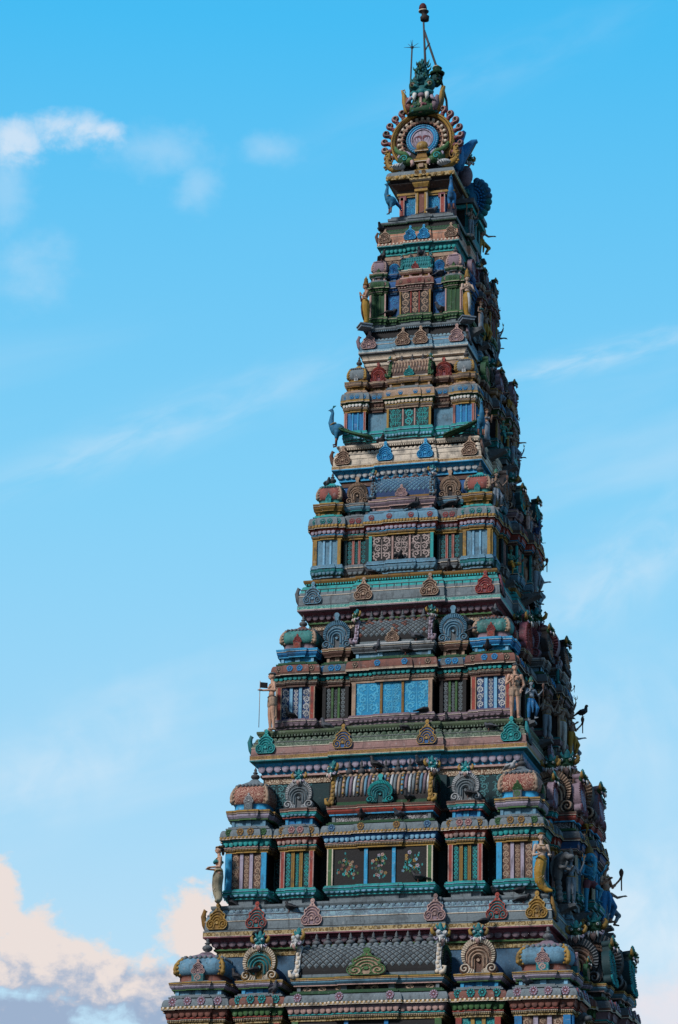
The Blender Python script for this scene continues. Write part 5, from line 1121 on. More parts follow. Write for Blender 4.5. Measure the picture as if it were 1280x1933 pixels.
def face_paint(h=0.0):
    b = MB()
    for s in (-1, 1):
        b.ball((h+s*.034, -.104, 1.628), (.018, .010, .010), 'white', 8, 6); b.ball((h+s*.034, -.112, 1.628), (.009, .006, .009), 'black', 7, 5)
        b.tube([(h+s*.012, -.112, 1.652), (h+s*.035, -.112, 1.660), (h+s*.060, -.098, 1.650)], [.004, .006, .003], 'black', 5)
    b.ball((h, -.119, 1.551), (.024, .006, .007), 'red', 8, 5); b.ball((h, -.116, 1.675), (.006, .006, .012), 'red', 6, 5)
    return b
def crown(h=0.0, tall=.26, hair=True):
    b = MB(); b.lathe((h, .0, 1.655), [(.096, 0), (.108, .012), (.104, .035), (.110, .05), (.095, .07), (.10, .085), (.088, .12), (.094, .135), (.070, tall*.70), (.078, tall*.75), (.05, tall*.88), (.02, tall*.97), (.026, tall), (.004, tall+.05)], 'gold', 16)
    for k in range(8): a = 2*PI*k/8; b.ball((h+.107*math.cos(a), .107*math.sin(a), 1.705), (.022, .022, .034), 'ochre', 6, 5)
    return b
def hair(h=0.0, bun=True):
    b = MB(); b.ball((h, .02, 1.65), (.094, .098, .098), 'black', 14, 9)
    if bun: b.ball((h, .10, 1.72), (.065, .06, .06), 'black', 10, 8); b.ball((h, .11, 1.56), (.06, .045, .11), 'black', 10, 8)
    return b
def necklace(h=0.0):
    b = MB(); r = .10
    b.tube([(h*.8+r*math.cos(a), -.03*.3-.085*math.sin(a) if math.sin(a) > 0 else .03, 1.40-.055*max(0, math.sin(a))) for a in [2*PI*k/18 for k in range(19)]], .014, 'gold', 6)
    return b
def belt():
    b = MB(); b.tube([(.15*math.cos(a), .112*math.sin(a), .985) for a in [2*PI*k/18 for k in range(19)]], .020, 'gold', 7); return b
def robe(pts, rads, m='gold', flare=None):
    b = MB(); limb(b, pts, rads, m)
    return b
def dhoti(legs, short=False):
    b = MB(); b.ball((0, 0, .93), (.165, .125, .11), 'gold', 14, 9)
    for s, k, a, t in legs:
        e = tuple(V(k)+(V(a)-V(k))*(.0 if short else .75)); q = tuple(V((s*.085, 0, .9))+(V(k)-V((s*.085, 0, .9)))*(.35 if short else 1))
        limb(b, [(s*.08, 0, .9), q] + ([] if short else [e]), [.115, .09 if not short else .105] + ([] if short else [.062]), 'gold')
    if not short: b.tube([(0, -.11, .95), (0, -.15, .7), (0, -.12, .35)], [.05, .06, .035], 'gold', 8)
    return b
FIG = {}
def add_fig(name, parts): FIG[name] = parts
def std(name, arms, legs, female=False, cloth='dhoti', hat='crown', tall=.26, extra=(), belly=0.0, lean=0.0, head=True):
    parts = [('body', fuse(body(arms, legs, female, belly, head, lean), .0125, 'figure_body'), 'skin')]
    h = lean*.7
    if cloth == 'dhoti': parts.append(('garment', fuse(dhoti(legs), .016, 'garment'), 'cloth'))
    elif cloth == 'short': parts.append(('garment', fuse(dhoti(legs, True), .016, 'garment'), 'cloth'))
    elif cloth is not None: parts.append(('garment', fuse(cloth, .016, 'garment'), 'cloth'))
    if female:
        bl = MB(); 
        for s in (-1, 1): bl.ball((h*.5+s*.070, -.098, 1.262), (.070, .066, .064), 'red', 12, 8)
        bl.tube([(.145*math.cos(a), .108*math.sin(a), 1.25) for a in [2*PI*k/16 for k in range(17)]], .03, 'red', 7); parts.append(('blouse', bl.mesh('blouse'), 'blouse'))
    if head: parts.append(('face_paint', face_paint(h).mesh('face_paint'), None))
    if hat == 'crown': parts.append(('crown', crown(h, tall).mesh('crown'), 'crown')); 
    if hat in ('crown', 'hair'): parts.append(('hair', hair(h, hat == 'hair').mesh('hair'), None))
    if hat == 'cap':
        b = MB(); b.ball((h, -.0, 1.675), (.092, .105, .06), 'stone', 14, 8); b.tube([(h+.092*math.cos(a), .104*math.sin(a)-.012, 1.664) for a in [2*PI*k/18 for k in range(19)]], .013, 'black', 6); parts.append(('cap', b.mesh('cap'), None))
    parts.append(('necklace', necklace(h).mesh('necklace'), 'jewel')); parts.append(('belt', belt().mesh('belt'), 'jewel'))
    parts += list(extra); add_fig(name, parts)
LEGS = [(-1, (-.10, -.01, .50), (-.10, .01, .07), (-.12, -.15, .03)), (1, (.10, -.01, .50), (.10, .01, .07), (.12, -.15, .03))]
def rod(pts, r, m, name, more=None):
    b = MB(); b.tube(pts, r, m, 8)
    if more: more(b)
    return (name, b.mesh(name), None)
# worshipper with joined palms and a tail-like gold robe
A_ = [(-1, (-.24, -.10, 1.10), (-.03, -.215, 1.22), (.15, -.1, 1)), (1, (.24, -.10, 1.10), (.03, -.215, 1.22), (-.15, -.1, 1))]
std('worshipper', A_, [], cloth=robe([(0, 0, .97), (0, -.01, .80), (.0, .0, .55), (.01, .03, .28), (.03, .02, .10), (.10, -.06, .06)], [.150, .175, .165, .125, .10, .06]), tall=.36,
    extra=[('sash', (lambda b: (b.tube([(0, -.155, .98), (.03, -.185, .75), (.05, -.165, .45), (.06, -.10, .2)], [.05, .055, .05, .03], 'light_grey', 8, flat=.35), b)[1])(MB()).mesh('sash'), 'sash')])
# ascetic warrior with staff and satchel
A_ = [(-1, (-.27, -.04, 1.08), (-.10, -.20, 1.20), (.5, -.5, .6)), (1, (.27, .02, 1.08), (.17, -.06, .92), (-.2, -.4, -.9))]
def satchel(b):
    b.ball((.03, -.125, 1.10), (.085, .04, .10), 'tan', 12, 8); b.tube([(.09, -.10, 1.17), (.12, -.03, 1.36), (.0, .06, 1.40), (-.08, -.08, 1.34), (-.03, -.13, 1.16)], .012, 'brown', 6)
bs_ = MB(); satchel(bs_)
std('ascetic', A_, LEGS, cloth='short', hat='cap', extra=[rod([(-.10, -.26, .02), (-.08, -.25, 1.42)], .013, 'tan', 'staff'), ('satchel', bs_.mesh('satchel'), None)])
# the same man striding with a flag staff
A_ = [(-1, (-.26, .04, 1.08), (-.20, -.02, .86), (0, -.1, -1)), (1, (.33, .0, 1.12), (.10, -.31, 1.14), (0, -1, .1))]
b = MB(); b.tube([(.08, -.38, .05), (.08, -.38, 1.42)], .010, 'tan', 8)
st_ = b.mesh('staff'); b = MB(); b.box(.07, .092, -.38, -.16, 1.22, 1.38, 'black'); fl_ = b.mesh('flag')
std('flag_bearer', A_, [(-1, (-.10, -.03, .50), (-.10, -.0, .07), (-.11, -.16, .03)), (1, (.10, .02, .50), (.10, .05, .07), (.11, -.10, .03))], cloth='short', hat='cap', extra=[('staff', st_, None), ('flag', fl_, None)])
# water maiden: curving gold tail, forearms held forward
A_ = [(-1, (-.23, -.02, 1.08), (-.13, -.24, 1.06), (.3, -1, .05)), (1, (.23, -.02, 1.08), (.16, -.26, 1.06), (-.1, -1, -.25))]
tail = robe([(0, 0, .98), (-.02, -.01, .84), (-.07, -.02, .60), (-.06, .0, .36), (.03, .02, .20), (.14, -.02, .10), (.26, -.10, .07)], [.135, .165, .155, .135, .115, .085, .045])
bd = MB()
for k in range(34):
    t = RND.random(); z = .22+.6*t; a = RND.uniform(-PI*.95, -.05*PI); x = -.055+.03*math.cos(t*3); r = .150+.012*t; bd.ball((x+r*math.cos(a), r*.98*math.sin(a), z), .011, 'cream', 6, 4)
std('water_maiden', A_, [], female=True, cloth=tail, hat='hair', extra=[('tail_dots', bd.mesh('tail_dots'), None), ('crown', (lambda b: (b.tube([(.098*math.cos(a), .104*math.sin(a), 1.69) for a in [2*PI*k/18 for k in range(19)]], .016, 'gold', 6), b)[1])(MB()).mesh('circlet'), 'crown')])
# dancer, guard, four-armed deity, lady, seated figure, elephant-headed dancer
A_ = [(-1, (-.40, -.05, 1.30), (-.58, -.12, 1.52), (-.3, -.2, 1)), (1, (.40, -.06, 1.26), (.64, -.12, 1.34), (1, -.3, .2))]
DL = [(-1, (-.22, -.12, .52), (-.12, -.02, .07), (-.2, -.16, .03)), (1, (.28, -.20, .62), (.10, -.18, .34), (.14, -.32, .26))]
std('dancer', A_, DL, female=True, cloth='dhoti', tall=.30)
A_ = [(-1, (-.30, -.08, 1.12), (-.22, -.28, 1.22), (-.2, -1, .5)), (1, (.34, -.02, 1.14), (.46, -.16, 1.34), (.3, -.5, 1))]
std('club_guard', A_, [(-1, (-.12, -.02, .50), (-.12, .0, .07), (-.15, -.15, .03)), (1, (.20, -.16, .56), (.18, -.04, .20), (.2, -.2, .16))], cloth='dhoti', tall=.24, belly=.02,
    extra=[('club', (lambda b: (b.lathe((0, 0, 0), [(.018, 0), (.02, .3), (.035, .38), (.06, .46), (.065, .52), (.04, .58), (.01, .61)], 'brown', 12), b)[1])(MB(Matrix.Translation((.47, -.22, 1.05)))).mesh('club'), None), ('moustache', (lambda b: (b.tube([(-.05, -.118, 1.566), (0, -.128, 1.574), (.05, -.118, 1.566)], [.006, .012, .006], 'black', 6), b)[1])(MB()).mesh('moustache'), None)])
A_ = [(-1, (-.27, -.05, 1.10), (-.22, -.26, 1.12), (-.1, -1, .6)), (1, (.27, -.05, 1.10), (.20, -.26, 1.06), (.1, -1, -.3)), (-1, (-.38, .02, 1.20), (-.46, -.08, 1.48), (-.1, -.2, 1)), (1, (.38, .02, 1.20), (.46, -.08, 1.48), (.1, -.2, 1))]
lo_ = MB(); at = MB()
lo_.lathe((-.48, -.10, 1.56), [(.01, 0), (.015, .12), (.05, .14), (.02, .2), (.004, .3)], 'gold', 9); at.tube([(.48, -.10, 1.5), (.48, -.1, 1.78)], .012, 'gold', 6)
for s in (-1, 1): at.tube([(.48, -.10, 1.70), (.48+s*.06, -.1, 1.74), (.48+s*.06, -.1, 1.84)], [.012, .012, .004], 'gold', 6)
std('four_armed', A_, LEGS, cloth='dhoti', tall=.34, extra=[('trident', at.mesh('trident'), None), ('lotus_bud', lo_.mesh('lotus_bud'), None)])
A_ = [(-1, (-.23, 0, 1.08), (-.20, -.18, .98), (0, -1, -.1)), (1, (.25, -.04, 1.10), (.18, -.22, 1.28), (-.1, -.4, 1))]
std('lady', A_, LEGS, female=True, cloth=robe([(0, 0, .96), (0, 0, .7), (0, .0, .35), (0, -.01, .10)], [.155, .165, .150, .165]), hat='hair', extra=[('crown', crown(0, .20).mesh('crown'), 'crown')])
A_ = [(-1, (-.26, -.10, 1.12), (-.20, -.30, 1.0), (.1, -1, 0)), (1, (.28, -.08, 1.12), (.25, -.30, 1.24), (0, -.6, 1))]
std('seated', A_, [(-1, (-.26, -.36, .86), (-.12, -.40, .52), (-.12, -.54, .48)), (1, (.30, -.34, .90), (.02, -.42, .84), (-.08, -.46, .84))], cloth='dhoti', tall=.24, belly=.03)
eb = body([(-1, (-.30, -.08, 1.10), (-.26, -.28, 1.0), (0, -1, 0)), (1, (.34, -.06, 1.14), (.40, -.22, 1.30), (.2, -.4, 1))], [(-1, (-.14, -.04, .50), (-.12, .0, .07), (-.15, -.16, .03)), (1, (.24, -.24, .66), (.16, -.20, .38), (.17, -.34, .30))], belly=.07, head=False)
eb.ball((0, -.05, 1.60), (.15, .15, .16), 'skin', 14, 10); eb.ball((0, -.17, 1.54), (.10, .09, .11), 'skin', 12, 8)
limb(eb, [(0, -.22, 1.50), (0, -.29, 1.34), (-.01, -.29, 1.16), (-.03, -.26, 1.02), (-.08, -.30, .95), (-.14, -.31, 1.0)], [.075, .062, .052, .044, .036, .026])
for s in (-1, 1): eb.ball((s*.20, .0, 1.58), (.10, .03, .13), 'skin', 12, 8); limb(eb, [(s*.09, -.22, 1.48), (s*.12, -.30, 1.44)], [.022, .010])
ep = [('body', fuse(eb, .0135, 'figure_body'), 'skin'), ('garment', fuse(dhoti([(-1, (-.14, -.04, .50), (-.12, 0, .07), 0), (1, (.24, -.24, .66), (.16, -.2, .38), 0)], True), .016, 'garment'), 'cloth'), ('crown', (lambda b: (b.lathe((0, 0, 1.70), [(.14, 0), (.155, .03), (.13, .07), (.12, .14), (.07, .22), (.05, .28), (.01, .36)], 'gold', 16), b)[1])(MB()).mesh('crown'), 'crown')]
b = MB()
for s in (-1, 1): b.ball((s*.075, -.225, 1.60), (.022, .014, .020), 'white', 8, 6); b.ball((s*.078, -.236, 1.60), (.011, .007, .012), 'black', 7, 5)
ep += [('face_paint', b.mesh('face_paint'), None), ('necklace', necklace(0).mesh('necklace'), 'jewel'), ('belt', belt().mesh('belt'), 'jewel')]
add_fig('elephant_dancer', ep)

def place(kind, loc, face, hh, cols, label, cat='statue', group='painted statues on the tower', plinth=None, name=None):
    """face: heading of the figure's front, degrees from -Y towards +X; hh: height of the head centre above the feet"""
    s = hh/1.61; rz = R(face)
    root = empty(name or 'painted_statue', None, loc, rz); tag(root, label, cat, group)
    for nm, me, key in FIG[kind]:
        o = bpy.data.objects.new(nm, me); C.objects.link(o); o.parent = root; o.scale = (s, s, s)
        if key and key in cols: o.material_slots[0].link = 'OBJECT'; o.material_slots[0].material = MATS[cols[key]]
    if plinth:
        b = MB(); b.box(-.24*s, .24*s, -.24*s, .20*s, -plinth, -.002, cols.get('plinth', 'stone')); b.box(-.28*s, .28*s, -.28*s, .22*s, -plinth*.35, -.004, cols.get('plinth', 'stone')); b.build('plinth', root)
    return root
G = 'painted statues on the tower'
for n_, c_ in dict(wet_skin=(.40, .22, .15), dusky=(.24, .165, .13), blue_skin=(.03, .25, .42), green_skin=(.04, .17, .13), pale_skin=(.50, .36, .28), slate=(.19, .235, .285), mustard=(.34, .19, .025), bone=(.42, .40, .38), khaki=(.27, .235, .16)).items(): paint(n_, c_, grime=.55)
place('water_maiden', (3.74, -5.74, 15.80), 22, 1.27, dict(skin='pale_skin', cloth='mustard', blouse='tan', crown='ochre'), 'water maiden statue with yellow dotted tail beside the right brown scroll panels')
place('water_maiden', (-3.68, -5.80, 15.80), -62, 1.27, dict(skin='skin', cloth='khaki', blouse='teal', crown='ochre'), 'pale weathered water maiden statue in profile with outstretched hands at the left edge')
place('ascetic', (2.95, -4.80, 20.06), 18, 1.23, dict(skin='skin', cloth='tan', jewel='tan'), 'bare-legged ascetic statue with satchel and staff right of the white scroll panels')
place('flag_bearer', (-2.80, -4.92, 20.06), -60, 1.32, dict(skin='skin', cloth='tan', jewel='tan'), 'striding ascetic statue in profile holding a flag staff at the left edge')
place('worshipper', (1.36, -2.98, 30.91), 30, 1.05, dict(skin='pale_skin', cloth='mustard', crown='gold', sash='light_grey', plinth='slate'), 'gold-robed worshipper statue with joined palms on a slab right of the green pavilion', plinth=.10)
place('worshipper', (-1.20, -3.10, 30.90), -58, 1.04, dict(skin='wet_skin', cloth='mustard', crown='ochre', sash='brown', plinth='slate'), 'gold-robed worshipper statue in profile on a slab at the left edge of the tower', plinth=.10)
# the shaded long side, from the top down
SIDE_ST = [
 ('lady', (1.12, -.44, 33.95), 70, 1.03, dict(skin='wet_skin', cloth='bone', blouse='slate', crown='ochre'), 'lady statue in a pale skirt just under the blue snake hood'),
 ('dancer', (1.22, .30, 33.95), 60, 1.05, dict(skin='dusky', cloth='mustard', blouse='dusky', crown='brown'), 'dark dancer statue with raised arms at the right edge below the blue snake hood'),
 ('four_armed', (1.30, -1.25, 33.95), 60, .80, dict(skin='dusky', cloth='slate', crown='brown'), 'small dusky four-armed statue left of the lady in the pale skirt'),
 ('club_guard', (1.61, -1.32, 30.88), 62, .95, dict(skin='dusky', cloth='mustard', crown='brown'), 'dusky guard statue in mustard cloth on the ledge below the praying figure'),
 ('four_armed', (1.62, -.10, 30.88), 80, 1.15, dict(skin='slate', cloth='slate', crown='brown'), 'slate-grey four-armed statue reaching into the sky, topmost of its kind at the right edge'),
 ('dancer', (1.36, .45, 30.88), 60, .95, dict(skin='dusky', cloth='slate', blouse='dusky', crown='brown'), 'dusky dancer statue half hidden behind the slate-grey four-armed one'),
 ('lady', (1.72, -2.35, 30.88), 58, .70, dict(skin='dusky', cloth='slate', blouse='teal', crown='brown'), 'small lady statue in a slate skirt behind the gold-robed worshipper'),
 ('lady', (2.02, -3.0, 27.6), 45, .83, dict(skin='wet_skin', cloth='slate', blouse='slate', crown='brown'), 'lady statue in grey standing behind the right blue peacock'),
 ('seated', (2.28, -2.30, 27.62), 52, .80, dict(skin='green_skin', cloth='teal', crown='brown'), 'seated green statue right of the lady behind the peacock'),
 ('dancer', (2.30, -1.16, 27.6), 66, .95, dict(skin='dusky', cloth='slate', blouse='dusky', crown='brown'), 'dancer statue with arms flung out over the tan vault at the right edge'),
 ('four_armed', (2.2, -.3, 27.6), 70, .95, dict(skin='slate', cloth='slate', crown='stone'), 'grey four-armed statue beyond the dancer above the tan vault'),
 ('club_guard', (2.40, -3.66, 25.60), 52, .94, dict(skin='dusky', cloth='slate', crown='green_skin'), 'turbaned guard statue standing beside the right red dome'),
 ('lady', (2.82, -1.95, 25.62), 60, .62, dict(skin='pale_skin', cloth='pink', blouse='mauve', crown='ochre'), 'lady statue in a pink skirt on the upper eave at the right edge'),
 ('seated', (2.62, -3.0, 24.0), 55, .82, dict(skin='green_skin', cloth='mustard', crown='ochre'), 'seated green statue with yellow legs beside the white and gold right pavilion'),
 ('four_armed', (2.66, -1.75, 23.98), 46, 1.30, dict(skin='dusky', cloth='wet_skin', crown='brown'), 'tall bare dusky four-armed statue above the mauve horseshoe gable'),
 ('club_guard', (2.98, -1.70, 24.05), 72, 1.05, dict(skin='dusky', cloth='slate', crown='stone'), 'club-raising guard statue outlined against the sky level with the black and cream panels'),
 ('dancer', (2.72, -.6, 23.98), 60, 1.1, dict(skin='slate', cloth='slate', blouse='slate', crown='brown'), 'slate dancer statue behind the club-raising guard'),
 ('club_guard', (3.42, -4.55, 20.06), 48, .98, dict(skin='slate', cloth='blue', crown='green_skin'), 'grey guard statue in blue stepping forward right beside the bare-legged ascetic'),
 ('four_armed', (3.46, -2.9, 20.06), 52, 1.10, dict(skin='dusky', cloth='slate', crown='brown'), 'dusky four-armed statue between the grey guard and the big robed deity'),
 ('four_armed', (3.55, -1.65, 20.06), 50, 1.42, dict(skin='dusky', cloth='bone', crown='ochre'), 'large four-armed deity statue in pale robes below the blue-flamed gable'),
 ('club_guard', (3.68, -1.05, 20.06), 75, 1.20, dict(skin='dusky', cloth='mustard', crown='brown'), 'dusky guard statue in mustard lifting a club under the perched pigeon'),
 ('dancer', (3.55, -.35, 20.06), 62, 1.05, dict(skin='slate', cloth='slate', blouse='slate', crown='brown'), 'slate dancer statue at the far end of the ledge beside the large deity'),
 ('elephant_dancer', (4.52, -3.40, 15.81), 48, 1.30, dict(skin='blue_skin', cloth='plum', crown='ochre'), 'blue elephant-headed dancing statue in dark red cloth at the lower right'),
 ('club_guard', (4.62, -1.95, 15.81), 66, 1.50, dict(skin='wet_skin', cloth='blue', crown='ochre'), 'bare-chested guard statue with blue leggings next to the elephant-headed dancer'),
 ('dancer', (4.55, -1.15, 15.81), 60, 1.25, dict(skin='dusky', cloth='slate', blouse='dusky', crown='brown'), 'dusky dancer statue behind the guard with blue leggings'),
 ('four_armed', (4.3, -4.45, 15.81), 40, 1.12, dict(skin='slate', cloth='slate', crown='stone'), 'slate-grey four-armed statue behind the yellow-tailed water maiden'),
]
for kd, lc, fc, hh, cs, lb in SIDE_ST:
    lc = (lc[0]-(.24 if lc[2] > 33 else .15), lc[1], lc[2]); hh *= .92 if kd != 'elephant_dancer' else 1; o = place(kd, lc, fc, hh, cs, lb)
    s = hh/1.61; b = MB(Matrix.Rotation(-R(fc), 4, 'Z')); w = .24*s            # corbel that carries the figure, running back into the wall
    b.add([(-.75, -w, -.10), (-.05*s, -w, -.10), (.20*s, -w, -.05), (.20*s, -w, -.003), (-.75, -w, -.003), (-.75, w, -.10), (-.05*s, w, -.10), (.20*s, w, -.05), (.20*s, w, -.003), (-.75, w, -.003), (-.75, -w, -.45), (-.75, w, -.45)],
          [(3, 4, 9, 8), (2, 3, 8, 7), (1, 2, 7, 6), (10, 1, 6, 11), (0, 1, 2, 3, 4), (9, 8, 7, 6, 5), (10, 1, 0), (5, 6, 11), (4, 0, 10, 11, 5, 9)], 'stone')
    b.build('corbel', o)

# crowds of smaller attendants on the eaves and ledges of the long side
CROWD = {5: ('level with the flower panels', 4.30, -3.9, -1.0), 4: ('level with the bright blue panels', 3.45, -2.6, .05), 3: ('level with the black and cream panels', 2.75, -2.4, -.05), 2: ('level with the green-tailed peacocks', 2.15, -2.0, .0), 1: ('level with the praying figures', 1.62, -1.5, .0)}
bpy.context.view_layer.update(); DG0 = bpy.context.evaluated_depsgraph_get()
def settle(x, y, z):
    for dx in (0, -.08, -.16, -.26):
        hit, q, *_ = sc.ray_cast(DG0, V((x+dx, y, z+.18)), V((0, 0, -1)), distance=.6)
        if hit: return V((x+dx, y, q.z-.005))
for i, (ph, x, ya, yb) in CROWD.items():
    for j in range(6):
        rb = random.Random(i*31+j); t = (j+.5)/6; k = T[i]['k']; up = j % 2
        zz = CORN[i]['z']+(T[i]['L']['e2']+.10*k if up else T[i]['L']['u1']+.02)
        kd = ('seated', 'lady', 'dancer', 'club_guard', 'four_armed', 'worshipper')[(i+j) % 6]
        c1, c2 = rb.choice((('dusky', 'slate'), ('slate', 'teal'), ('green_skin', 'plum'), ('dusky', 'mustard'), ('wet_skin', 'slate')))
        what = {'dusky': 'dusky', 'slate': 'slate-grey', 'green_skin': 'green', 'wet_skin': 'brown'}[c1]+' '+{'seated': 'seated attendant', 'lady': 'lady attendant', 'dancer': 'dancing attendant', 'club_guard': 'guard attendant', 'four_armed': 'four-armed attendant', 'worshipper': 'praying attendant'}[kd]
        at_ = settle(x-.06*k-(0 if up else .16*k), ya+(yb-ya)*t, zz)
        if at_ is None: continue
        place(kd, at_, rb.uniform(45, 75), rb.uniform(.46, .62)*k, dict(skin=c1, cloth=c2, blouse=c2, crown='brown', jewel='brown', sash='brown'), f'small {what} on the shaded side {ph}', group='small attendant statues on the shaded side')
# rearing beast with a ribbed mane at the corner of the long side
def rearing_beast(loc, face, s, label):
    root = empty('rearing_beast', None, loc, R(face)); tag(root, label, 'beast statue')
    b = MB()
    for i in range(5): b.ball((0, .02*i, .10+.17*i), (.13-.005*i, .13, .115), 'stone', 12, 8)
    limb(b, [(0, .08, .85), (0, .06, 1.1), (0, -.10, 1.38), (0, -.30, 1.46), (0, -.52, 1.38)], [.15, .17, .18, .13, .07], 'stone')
    b.ball((0, -.50, 1.38), (.12, .16, .10), 'stone', 12, 8); limb(b, [(-.1, -.15, 1.1), (-.12, -.42, 1.05), (-.12, -.48, 1.2)], [.07, .05, .04], 'stone'); limb(b, [(.1, -.15, 1.1), (.12, -.40, 1.0), (.12, -.50, 1.1)], [.07, .05, .04], 'stone')
    o = bpy.data.objects.new('body', fuse(b, .018, 'beast_body')); C.objects.link(o); o.parent = root; o.scale = (s,)*3
    b = MB(Matrix.Scale(s, 4))
    for i in range(11):
        x = -.15+.03*i; b.tube([(x*.6, -.12, 1.62-abs(x)*.4), (x*1.1, .06, 1.50-abs(x)*.4), (x*1.3, .20, 1.25), (x, .22, .95), (x*.6, .18, .70)], [.012, .026, .028, .024, .008], 'grey', 6)
    b.build('mane', root); return root
rearing_beast((3.95, -4.75, 15.81), 55, .70, 'grey rearing beast with a long ribbed mane right of the yellow-tailed water maiden')
rearing_beast((4.55, -5.9, 12.0), 50, .7, 'grey rearing beast at the bottom right below the gold-crested dome')

# ------------------------------------------------------------------ peacock statues
def peacock(loc, face, s, label, tail_dir, tail=True, cols=('peacock', 'dark_green')):
    root = empty('peacock_statue', None, loc, R(face)); tag(root, label, 'peacock statue', 'blue peacock statues')
    S = lambda p: tuple(V(p)*s)
    b = MB(); b.ball(S((0, .02, .50)), tuple(q*s for q in (.15, .21, .19)), 'peacock', 14, 10)
    limb(b, [S((0, -.10, .56)), S((0, -.17, .72)), S((0, -.15, .90)), S((0, -.13, 1.02)), S((0, -.16, 1.10))], [q*s for q in (.12, .085, .060, .048, .055)], 'peacock')
    b.tube([S((0, -.20, 1.10)), S((0, -.28, 1.085))], [.03*s, .006*s], 'peacock', 8)
    for x in (-.07, .07): limb(b, [S((x, .0, .40)), S((x*1.05, -.01, .24))], [.085*s, .05*s], 'peacock')
    o = bpy.data.objects.new('body', fuse(b, .014*s+.003, 'peacock_body')); C.objects.link(o); o.parent = root
    if cols[0] != 'peacock': o.material_slots[0].link = 'OBJECT'; o.material_slots[0].material = MATS[cols[0]]
    for x in (-.075, .075):
        b = MB(); b.tube([S((x, -.01, .26)), S((x, -.02, .02))], [.034*s, .026*s], 'rust', 8)
        for a in (-.5, 0, .5): b.tube([S((x, -.02, .03)), S((x+.09*math.sin(a), -.02-.09*math.cos(a), .012))], [.018*s, .009*s], 'rust', 6)
        b.build('leg', root)
    b = MB(); b.tube([S((.115*math.cos(a), -.115+.085*math.sin(a), .655-.05*math.sin(a)*-1)) for a in [2*PI*k/14 for k in range(15)]], .018*s, 'gold', 6); b.build('collar', root)
    b = MB()
    for k in range(3): b.tube([S((0, -.14, 1.14)), S((0, -.11+.035*k, 1.24))], [.006*s, .014*s], 'teal', 5)
    b.build('crest', root)
    if tail:
        Mx = Matrix.Rotation(R(tail_dir-face), 4, 'Z'); b = MB(Mx); n = 9; vs, fs = [], []
        for i in range(n):
            t = i/(n-1); y = .12+1.10*t; z = .52-.66*t+.16*t*t; w = .10+.17*math.sin(min(1, t*1.15)*PI*.62)
            if i == n-1: w *= .55
            for x, dz in ((-w, -.035), (-w*.5, .035), (0, .06), (w*.5, .035), (w, -.035), (0, -.06)): vs.append(S((x, y, z+dz)))
        for i in range(n-1):
            for j in range(6): a, c = i*6+j, i*6+(j+1) % 6; fs.append((a, c, c+6, a+6))
        fs += [tuple(range(6))[::-1], tuple(range((n-1)*6, n*6))]; b.add(vs, fs, cols[1], True)
        for k in range(40):
            t = RND.uniform(.1, .97); y = .12+1.10*t; z = .52-.66*t+.16*t*t; x = RND.uniform(-.2, .2); b.ball(S((x, y, z+.055-abs(x)*.25)), tuple(q*s for q in (.026, .04, .012)), RND.choice(('moss', 'green', 'teal')), 6, 4)
        b.build('tail', root)
    else:
        b = MB(); b.tube([S((0, .18, .50)), S((0, .36, .36)), S((0, .44, .20))], [.10*s, .08*s, .03*s], 'mid_blue', 8, flat=.5); b.build('tail', root)
    return root
peacock((-1.78, -3.44, 27.60), -78, .86, 'blue peacock statue in profile with long green tail at the left edge of the tower', -113)
peacock((1.82, -3.42, 27.60), 20, .74, 'blue peacock statue facing forward with green tail laid left along the cream ledge', 100)
peacock((-.70, -2.70, 34.08), -50, .72, 'small blue peacock statue turned left under the left end of the roof eave', 0, False)
peacock((.86, -2.60, 34.08), 5, .76, 'small blue peacock statue facing forward under the right end of the roof eave', 0, False, cols=('blue', 'dark_green'))
peacock(settle(2.80, -1.45, 25.7) or V((2.7, -1.45, 25.65)), 60, .42, 'tiny dark peacock statue perched above the lady in the pink skirt at the right edge', 0, False, cols=('navy', 'dark_green'))

# ------------------------------------------------------------------ pigeons
for n_, c_ in dict(pigeon_dark=(.018, .018, .022), pigeon_grey=(.06, .065, .08), pigeon_pale=(.35, .36, .38)).items(): paint(n_, c_, grime=.1, rough=.6)
def pigeon_meshes():
    out = []
    for pose in range(3):
        b = MB(); up = (.0, .05, -.02)[pose]
        b.ball((0, 0, .105), (.062, .115, .068), 'pigeon_grey', 12, 8, rot=Matrix.Rotation((-.25, -.5, -.05)[pose], 3, 'X'))
        hz = .20+up; hy = -.105 if pose != 1 else -.08
        limb(b, [(0, -.07, .13), (0, hy, hz-.02)], [.045, .034], 'pigeon_grey'); b.ball((0, hy-.012, hz), (.032, .038, .032), 'pigeon_grey', 9, 7)
        b.tube([(0, hy-.04, hz), (0, hy-.068, hz-.006)], [.011, .003], 'pigeon_grey', 6)
        b.tube([(0, .06, .10), (0, .17, .075 if pose != 1 else .02), (0, .25, .06 if pose != 1 else -.02)], [.05, .045, .035], 'pigeon_grey', 8, flat=.35)
        for x in (-.055, .055): b.tube([(x, -.05, .12), (x*1.1, .06, .11), (x*.6, .17, .085 if pose != 1 else .04)], [.03, .045, .012], 'pigeon_grey', 8, flat=.8)
        bm_ = fuse(b, .010, 'pigeon_body', 2)
        l = MB()
        for x in (-.025, .025): l.tube([(x, 0, .05), (x, -.005, .004)], [.008, .006], 'rust', 5); l.tube([(x, -.035, .004), (x, .02, .004)], .005, 'rust', 5)
        out.append((bm_, l.mesh('pigeon_legs')))
    return out
PIG = pigeon_meshes()
bpy.context.view_layer.update()
DG = bpy.context.evaluated_depsgraph_get()
